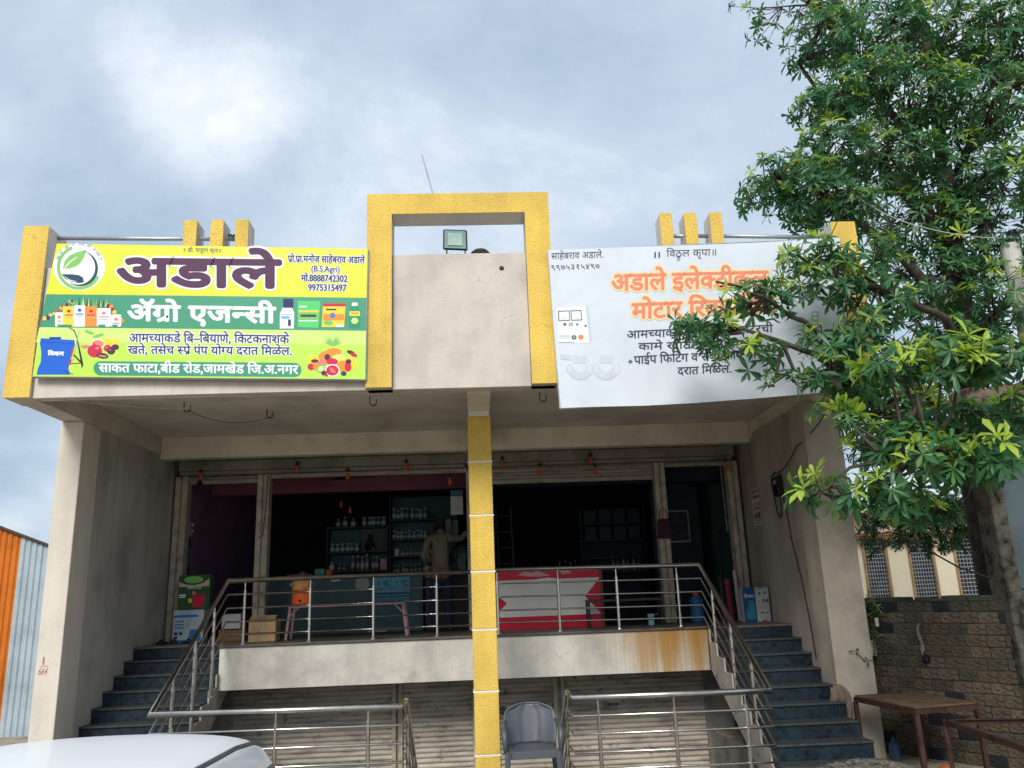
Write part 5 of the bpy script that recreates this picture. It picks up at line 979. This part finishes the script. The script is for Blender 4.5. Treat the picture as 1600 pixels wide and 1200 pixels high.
# leaf template: obovate, folded along the midrib, drooping tip (length 1 along +X)
LT = np.array([(0, 0, 0), (.35, .10, .035), (.35, 0, 0), (.35, -.10, .035), (.72, .145, .01), (.72, 0, -.03), (.72, -.145, .01), (1, 0, -.11)])
LF = [(0, 2, 1), (0, 3, 2), (1, 2, 5, 4), (2, 3, 6, 5), (4, 5, 7), (5, 6, 7)]
def whorls(tips, dirs, sizes, tones, nl=(7, 10)):
    out = []; tn = []
    for t_, d, s_, to in zip(tips, dirs, sizes, tones):
        d = d/np.linalg.norm(d); a = np.cross(d, (0.3, .1, 1)); a /= np.linalg.norm(a); b_ = np.cross(d, a); n = RNG.integers(*nl); ph = RNG.uniform(0, 6.28)
        for tier in ((0, 1) if RNG.random() < .45 else (0,)):
            for k in range(n if tier == 0 else n//2):
                an = ph+6.283*k/n+RNG.uniform(-.2, .2)+tier*.4; rad = a*math.cos(an)+b_*math.sin(an)
                lift = RNG.uniform(-.4, .65) if to < .8 else RNG.uniform(.1, 1.0)
                ax = rad+d*(lift+tier*.5); ax[2] -= RNG.uniform(.05, .45); ax /= np.linalg.norm(ax)
                sd_ = np.cross(d, ax); sd_ /= max(1e-6, np.linalg.norm(sd_)); nn_ = np.cross(ax, sd_); l_ = s_*RNG.uniform(.5, 1.15)*(.75 if tier else 1); tw = RNG.uniform(-.5, .5); sd_, nn_ = sd_*math.cos(tw)+nn_*math.sin(tw), nn_*math.cos(tw)-sd_*math.sin(tw)
                P = t_-d*.06*tier*0+LT[:, :1]*ax*l_+LT[:, 1:2]*sd_*l_*.88+LT[:, 2:3]*nn_*l_*RNG.uniform(-.3, 2.6)
                out.append(P); tn.append(np.clip(to+RNG.uniform(-.12, .12), 0, 1))
    return np.array(out), np.array(tn)
def leafmesh(name, P, tn, mat):
    n = len(P); me = bpy.data.meshes.new(name); V = P.reshape(-1, 3)
    base = np.arange(n)*8; tri = [f for f in LF if len(f) == 3]; qd = [f for f in LF if len(f) == 4]
    loops = []; starts = []; 
    fa = np.concatenate([(base[:, None]+np.array(f)[None]).ravel() if False else (base[:, None]+np.array(f)[None]) .reshape(n, -1) for f in LF], axis=1)   # n x 20
    sizes = [len(f) for f in LF]; st_ = np.cumsum([0]+sizes[:-1]); tot = sum(sizes)
    me.vertices.add(len(V)); me.vertices.foreach_set('co', V.astype('f').ravel()); me.loops.add(n*tot); me.loops.foreach_set('vertex_index', fa.ravel().astype('i'))
    me.polygons.add(n*len(LF)); me.polygons.foreach_set('loop_start', (np.arange(n)[:, None]*tot+st_[None]).ravel().astype('i'))
    me.update(calc_edges=True); me.validate()
    at = me.attributes.new('tone', 'FLOAT', 'POINT'); at.data.foreach_set('value', (np.repeat(tn, 8)+np.tile([.1, -.03, .12, -.03, 0, .12, 0, .05], n)).astype('f'))
    me.materials.append(mat); me.polygons.foreach_set('use_smooth', [True]*len(me.polygons)); return me
def tree(name, label, base, trunk, limbs, lobes, mat, single=300, seed=3, size=(.12, .19), cat='tree'):
    rng = np.random.default_rng(seed); root = thing(name, label, cat, base); off = np.array(base)
    MB().tube([Vector(p) for p, r_ in trunk], [r_ for p, r_ in trunk], 12).build('trunk', bark, root, smooth=True)
    nodes = [np.array(p) for p, r_ in trunk[1:]]
    for lim in limbs:
        P = [Vector(p) for p in lim[0]]; Q = []
        for a, c_ in zip(P[:-1], P[1:]):
            for k in range(4): Q.append(a.lerp(c_, k/4)+Vector(rng.normal(0, .015, 3))*(1 if k else 0))
        Q.append(P[-1]); rr = [lim[1]+(lim[2]-lim[1])*i/(len(Q)-1) for i in range(len(Q))]
        MB().tube(Q, rr, 8).build('branch', bark, root, smooth=True); nodes += [np.array(q) for q in Q[1:]]
    nodes = np.array(nodes); tips = []; dirs = []; sz = []; tone = []; twigs = MB()
    for (cx_, cy_, cz_, rx, ry, rz, cnt, sc_, yg) in lobes:
        c0 = np.array((cx_, cy_, cz_)); own = []
        hub = nodes[np.argmin(((nodes-c0)**2).sum(1))]
        for k in range(cnt):
            v = rng.normal(0, 1, 3); v /= np.linalg.norm(v); r_ = rng.uniform(.35, 1)**.55
            t_ = c0+v*np.array((rx, ry, rz))*r_; own.append(t_)
            up_ = np.array((0, 0, .75)); d = v*np.array((1, 1, .8))+up_+rng.normal(0, .25, 3)
            tips.append(t_); dirs.append(d); sz.append(rng.uniform(*size)*sc_)
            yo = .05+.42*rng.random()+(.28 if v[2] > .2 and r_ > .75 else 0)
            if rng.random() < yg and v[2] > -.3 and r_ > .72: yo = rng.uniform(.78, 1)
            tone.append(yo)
        # twigs: tips gather on a handful of secondary branches running out from the limb
        own = np.array(own); ns = max(2, cnt//9); sec = own[rng.choice(len(own), min(ns, len(own)), replace=False)]*.55+c0*.45
        for s_ in sec:
            m_ = (s_+hub)/2+rng.normal(0, .08, 3)*1.0; m_[2] -= .05; twigs.tube([hub, m_, s_], [.022, .015, .009], 5, caps=False)
        for t_ in own:
            s_ = sec[np.argmin(((sec-t_)**2).sum(1))]; m_ = (s_+t_)/2; m_[2] -= .03; twigs.tube([s_, m_, t_], [.008, .006, .004], 3, caps=False)
    twigs.build('twigs', bark, root, kind='stuff')
    P, tn = whorls(tips, dirs, sz, tone)
    if single:      # the leaves that show largest stand as single leaves
        c_ = P.mean(1); e = np.array((0, 0, 2.05)); dist = np.linalg.norm(c_-e, axis=1); ln_ = np.linalg.norm(P[:, 7]-P[:, 0], axis=1)
        infr = (c_[:, 0] < 5.4*c_[:, 1]/8.0) & (c_[:, 2] < 2.05+.78*c_[:, 1])
        order = np.argsort(-(ln_/dist)*infr); idx = order[:single]; keep = np.ones(len(P), bool); keep[idx] = False
        me_c = {}
        for i in idx:
            q = int(tn[i]*5)
            if q not in me_c:
                l0 = LT.copy(); l0[:, 1] *= .88; me_c[q] = leafmesh('leaf', l0[None], np.array([q/5+.1]), mat)
            o = bpy.data.objects.new('leaf', me_c[q]); C.objects.link(o); o.parent = root
            ax = Vector(P[i][7]-P[i][0]); sd_ = Vector(P[i][4]-P[i][6]); l_ = ax.length/1.006; ax.normalize(); sd_ = (sd_-ax*sd_.dot(ax)).normalized(); nn_ = ax.cross(sd_)
            # template's own tip droop is kept by tilting the axis back
            M3 = Matrix((ax, sd_, nn_)).transposed() @ Matrix.Rotation(-.11, 3, 'Y'); o.matrix_local = Matrix.Translation(Vector(P[i][0]-off)) @ (M3*l_).to_4x4()
        P = P[keep]; tn = tn[keep]
    me = leafmesh('foliage', P-off, tn, mat); o = bpy.data.objects.new('foliage', me); C.objects.link(o); o.parent = root; o['kind'] = 'stuff'
    return root
TREE = dict(
 base=(6.4, 10.0, GZ),
 trunk=[((6.4, 10.0, GZ), .24), ((6.35, 9.98, 1.8), .20), ((6.3, 9.9, 3.4), .18), ((6.5, 9.9, 5.2), .15), ((6.7, 10.0, 7.2), .11), ((6.8, 10.0, 9.5), .06), ((6.9, 10.0, 12), .03)],
 limbs=[([(6.3, 9.9, 3.6), (5.3, 8.6, 3.9), (4.3, 7.9, 4.15), (3.55, 7.7, 4.25), (2.7, 7.6, 4.55)], .07, .018), ([(4.1, 7.85, 4.18), (3.5, 7.7, 4.55), (3.0, 7.65, 4.9), (2.5, 7.6, 5.05)], .035, .012),
        ([(6.4, 9.9, 4.6), (5.4, 8.5, 4.9), (4.5, 7.9, 5.0), (3.6, 7.7, 5.2)], .06, .015), ([(6.3, 9.9, 3.2), (5.2, 8.0, 3.25), (4.3, 7.0, 3.15), (3.8, 6.7, 3.1)], .05, .014),
        ([(6.35, 9.9, 4.0), (5.5, 7.6, 3.9), (5.0, 6.6, 3.9)], .045, .014), ([(6.5, 9.9, 5.4), (5.4, 9.6, 6.4), (4.2, 9.4, 7.4)], .09, .025), ([(6.6, 9.9, 6.2), (5.6, 9.7, 7.6), (4.6, 9.5, 9.0)], .08, .02),
        ([(6.7, 10, 7.2), (7.6, 10.3, 8.6), (8.3, 10.5, 9.8)], .07, .02), ([(6.7, 10, 7.4), (6.0, 10.3, 9.2), (5.5, 10.3, 10.6)], .06, .02), ([(6.5, 9.9, 5.0), (7.6, 9.5, 6.0), (8.6, 9.3, 7.0)], .07, .02)],
 lobes=None)
LB = []
def lb(px, py, rx, ry, Y, cnt, sc=1, yg=.10, dr=.7):      # design-time table of crown lobes is given as bearings: converted once to metres
    r_ = co.matrix_world.to_3x3() @ Vector((px-800, 600-py, -1262)); k = Y/r_.y; p = Vector((0, 0, 2.05))+r_*k; s_ = k
    LB.append((p.x, p.y, p.z, rx*s_, dr, ry*s_, cnt, sc, yg))
for a in ((1285, 55, 60, 40, 9.2, 60), (1370, 55, 90, 70, 9.6, 100), (1480, 50, 90, 70, 9.8, 110), (1580, 60, 80, 80, 9.6, 90), (1340, 130, 70, 40, 9.3, 60), (1290, 165, 55, 30, 9.2, 40), (1420, 150, 100, 60, 9.6, 110), (1540, 160, 90, 70, 9.4, 110),
          (1300, 235, 60, 42, 9.3, 60), (1200, 285, 48, 32, 9.2, 42), (1270, 300, 75, 45, 9.2, 80), (1380, 250, 90, 60, 9.6, 100), (1490, 270, 90, 70, 9.8, 90), (1580, 280, 70, 70, 9.2, 70), (1310, 340, 70, 32, 9.4, 60), (1420, 350, 90, 50, 9.8, 80), (1530, 370, 90, 60, 9.6, 80),
          (1450, 440, 110, 55, 9.8, 90), (1560, 470, 70, 70, 9.3, 60), (1420, 520, 100, 45, 9.8, 70), (1500, 560, 80, 50, 9.6, 60), (1400, 620, 80, 40, 9.5, 55), (1430, 700, 90, 40, 10.2, 50)):
    a = list(a); a[5] = int(a[5]*1.45); lb(*a)
for a in ((1265, 400, 60, 28, 7.8, 34, 1, .2, .35), (1190, 465, 75, 38, 7.7, 42, 1, .2, .35), (1100, 520, 55, 32, 7.6, 22, 1, .15, .3), (1170, 555, 70, 25, 7.6, 18, 1, .15, .3), (1290, 440, 60, 35, 7.8, 34, 1, .15, .35), (1290, 540, 55, 40, 7.7, 26, 1, .15, .35), (1350, 400, 60, 40, 7.9, 34, 1, .25, .35), (1370, 470, 60, 45, 7.9, 36, 1, .1, .35),
          (1225, 590, 40, 18, 7.6, 8, 1, .1, .2), (1350, 590, 70, 30, 7.6, 40, 1, .1, .3), (1300, 580, 60, 28, 7.5, 30, 1.05, .1, .3), (1340, 520, 45, 35, 7.6, 24, 1.05, .1, .3), (1090, 505, 45, 25, 7.5, 12, 1, .1, .35)): a = list(a); a[5] = int(a[5]*.95); lb(*a)
for a in ((1300, 650, 40, 22, 6.9, 9, 1.1, .5, .2), (1400, 570, 55, 30, 6.8, 20, 1.1, .5, .3), (1480, 560, 60, 38, 6.5, 22, 1.15, .6, .3), (1560, 560, 60, 35, 6.4, 20, 1.15, .7, .3), (1300, 765, 58, 30, 6.7, 13, 1.2, .3, .22), (1385, 760, 55, 32, 6.7, 13, 1.2, .4, .25), (1400, 690, 80, 35, 6.9, 26, 1.1, .3, .3),
          (1470, 720, 70, 35, 6.6, 20, 1.15, .4, .3), (1560, 710, 60, 35, 6.4, 18, 1.15, .5, .3), (1500, 650, 90, 30, 7.2, 30, 1.05, .2, .3), (1590, 640, 50, 40, 6.8, 18, 1.1, .3, .3), (1390, 640, 90, 45, 8.2, 45, 1, .2, .2), (1500, 700, 80, 50, 8.2, 45, 1, .2, .2), (1430, 790, 80, 30, 8.2, 26, 1, .2, .25), (1330, 610, 50, 35, 8.2, 25, 1, .2, .2)): a = list(a); a[5] = int(a[5]*1.4); lb(*a)
LB += [(8.5, 10, 10, 1.6, 1.2, 1.4, 120, 1, .1), (6.5, 10.5, 11.5, 1.8, 1.2, 1.2, 130, 1, .1), (9.3, 9.8, 7, 1.3, 1.1, 1.6, 120, 1, .1), (8.2, 9.6, 4.9, 1.2, 1, 1, 70, 1, .1), (4.9, 10, 10.7, 1.2, 1, .8, 70, 1, .1)]
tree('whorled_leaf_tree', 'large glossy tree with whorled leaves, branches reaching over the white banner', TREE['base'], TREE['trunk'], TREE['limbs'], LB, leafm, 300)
tree('small_tree', 'smaller leafy tree in front of the cream building, behind the brick wall', (8.6, 13.2, GZ), [((8.6, 13.2, GZ), .10), ((8.55, 13.2, 1.6), .08), ((8.5, 13.2, 3.4), .05)], [([(8.55, 13.2, 3.1), (7.8, 13.2, 3.3), (7.0, 13.1, 3.0)], .04, .015), ([(8.5, 13.2, 2.6), (8.9, 13.2, 3.2)], .04, .015)],
     [(6.7, 13, 3.0, .7, .5, .6, 150, .75, .3), (7.5, 13.1, 2.95, .7, .5, .6, 180, .75, .3), (8.3, 13.1, 3.05, .6, .5, .65, 150, .75, .3), (8.2, 13.4, 4.3, 1.3, .6, .6, 90, .7, .15), (6.9, 13.4, 4.2, .8, .5, .5, 50, .7, .15)], leafs, 0, 5)
# vine on the brick wall beside the pillar
vt = thing('climbing_vine', 'green creeper hanging in the corner between right pillar and brick wall', 'plant', (4.72, 9.95, GZ))
MB().tube([(4.72, 9.92, 1.95), (4.70, 9.90, 1.6), (4.68, 9.88, 1.2), (4.45, 9.68, 1.15), (4.36, 9.66, 1.25)], .006, 5).build('stem', bark, vt)
tp = [np.array((4.70+RNG.normal(0, .045), 9.86+RNG.normal(0, .03), RNG.uniform(1.35, 1.9))) for k in range(26)]+[np.array((4.34, 9.66, 1.27)), np.array((4.50, 9.70, 1.16))]
P, tn = whorls(tp, [np.array((0, -.8, .6))]*len(tp), [.085]*26+[.11]*2, [.55]*26+[.25]*2, (3, 5)); me = leafmesh('foliage', P-np.array((4.72, 9.95, GZ)), tn, leafs); o = bpy.data.objects.new('foliage', me); C.objects.link(o); o.parent = vt; o['kind'] = 'stuff'
# unfinished concrete column with reinforcement and rebar cage behind
wc = thing('concrete_column', 'pale round column with bare reinforcement on top among the leaves', 'column', (6.9, 9.3, 4.1))
MB().tube([(6.86, 9.2, 3.0), (6.84, 9.2, 6.1)], .11, 16).build('shaft', M('pale_pipe_concrete', (.50, .49, .44), .8, streak=.3), wc, smooth=False)
m = MB()
for k in range(8): m.tube([(6.84+.09*math.cos(k*.785), 9.2+.09*math.sin(k*.785), 6.1), (6.84+.07*math.cos(k*.785), 9.2+.07*math.sin(k*.785), 6.3)], .006, 4)
m.build('reinforcement', dbm, wc)
rb = thing('rebar_cage', 'dark upright reinforcement cage among the branches', 'rebar', (7.2, 11, GZ))
for dx, dy in ((0, 0), (.25, 0), (0, .25), (.25, .25)): MB().tube([(7.0+dx, 11+dy, GZ), (6.98+dx, 11+dy, 9.2)], .012, 5).build('bar', dbm, rb)
m = MB()
for k in range(36): z = 1.0+k*.22; m.tube([(7.0, 11, z), (7.25, 11, z), (7.25, 11.25, z), (7.0, 11.25, z), (7.0, 11, z)], .006, 4)
m.build('ties', dbm, rb)
wire('overhead_wire', 'thin overhead wire crossing the tree crown', [(3.9, 8.2, 5.55), (5.2, 8.0, 8.0), (6.6, 7.8, 10.5)], .005, sag=.05)
wire('light_string', 'pale slack wire crossing below the crown to the concrete column', [(4.75, 8.8, 6.6), (5.5, 8.9, 6.25), (6.84, 9.2, 6.2), (9, 9.2, 6.5)], .006, M('pale_wire', (.5, .5, .48)), sag=.05)
wire('parapet_wire', 'thin wire sagging below the yellow banner under the canopy edge', [(-4.5, 8.55, 4.25), (-3.3, 9.0, 4.2), (-1.2, 8.5, 4.35)], .004, M('pale_wire', (.5, .5, .48)), sag=.02)
wire('hook_wire', 'thin wire sagging between two hooks under the left canopy', [(-3.56, 9.96, 4.42), (-2.65, 10.42, 4.40)], .004, sag=.12)
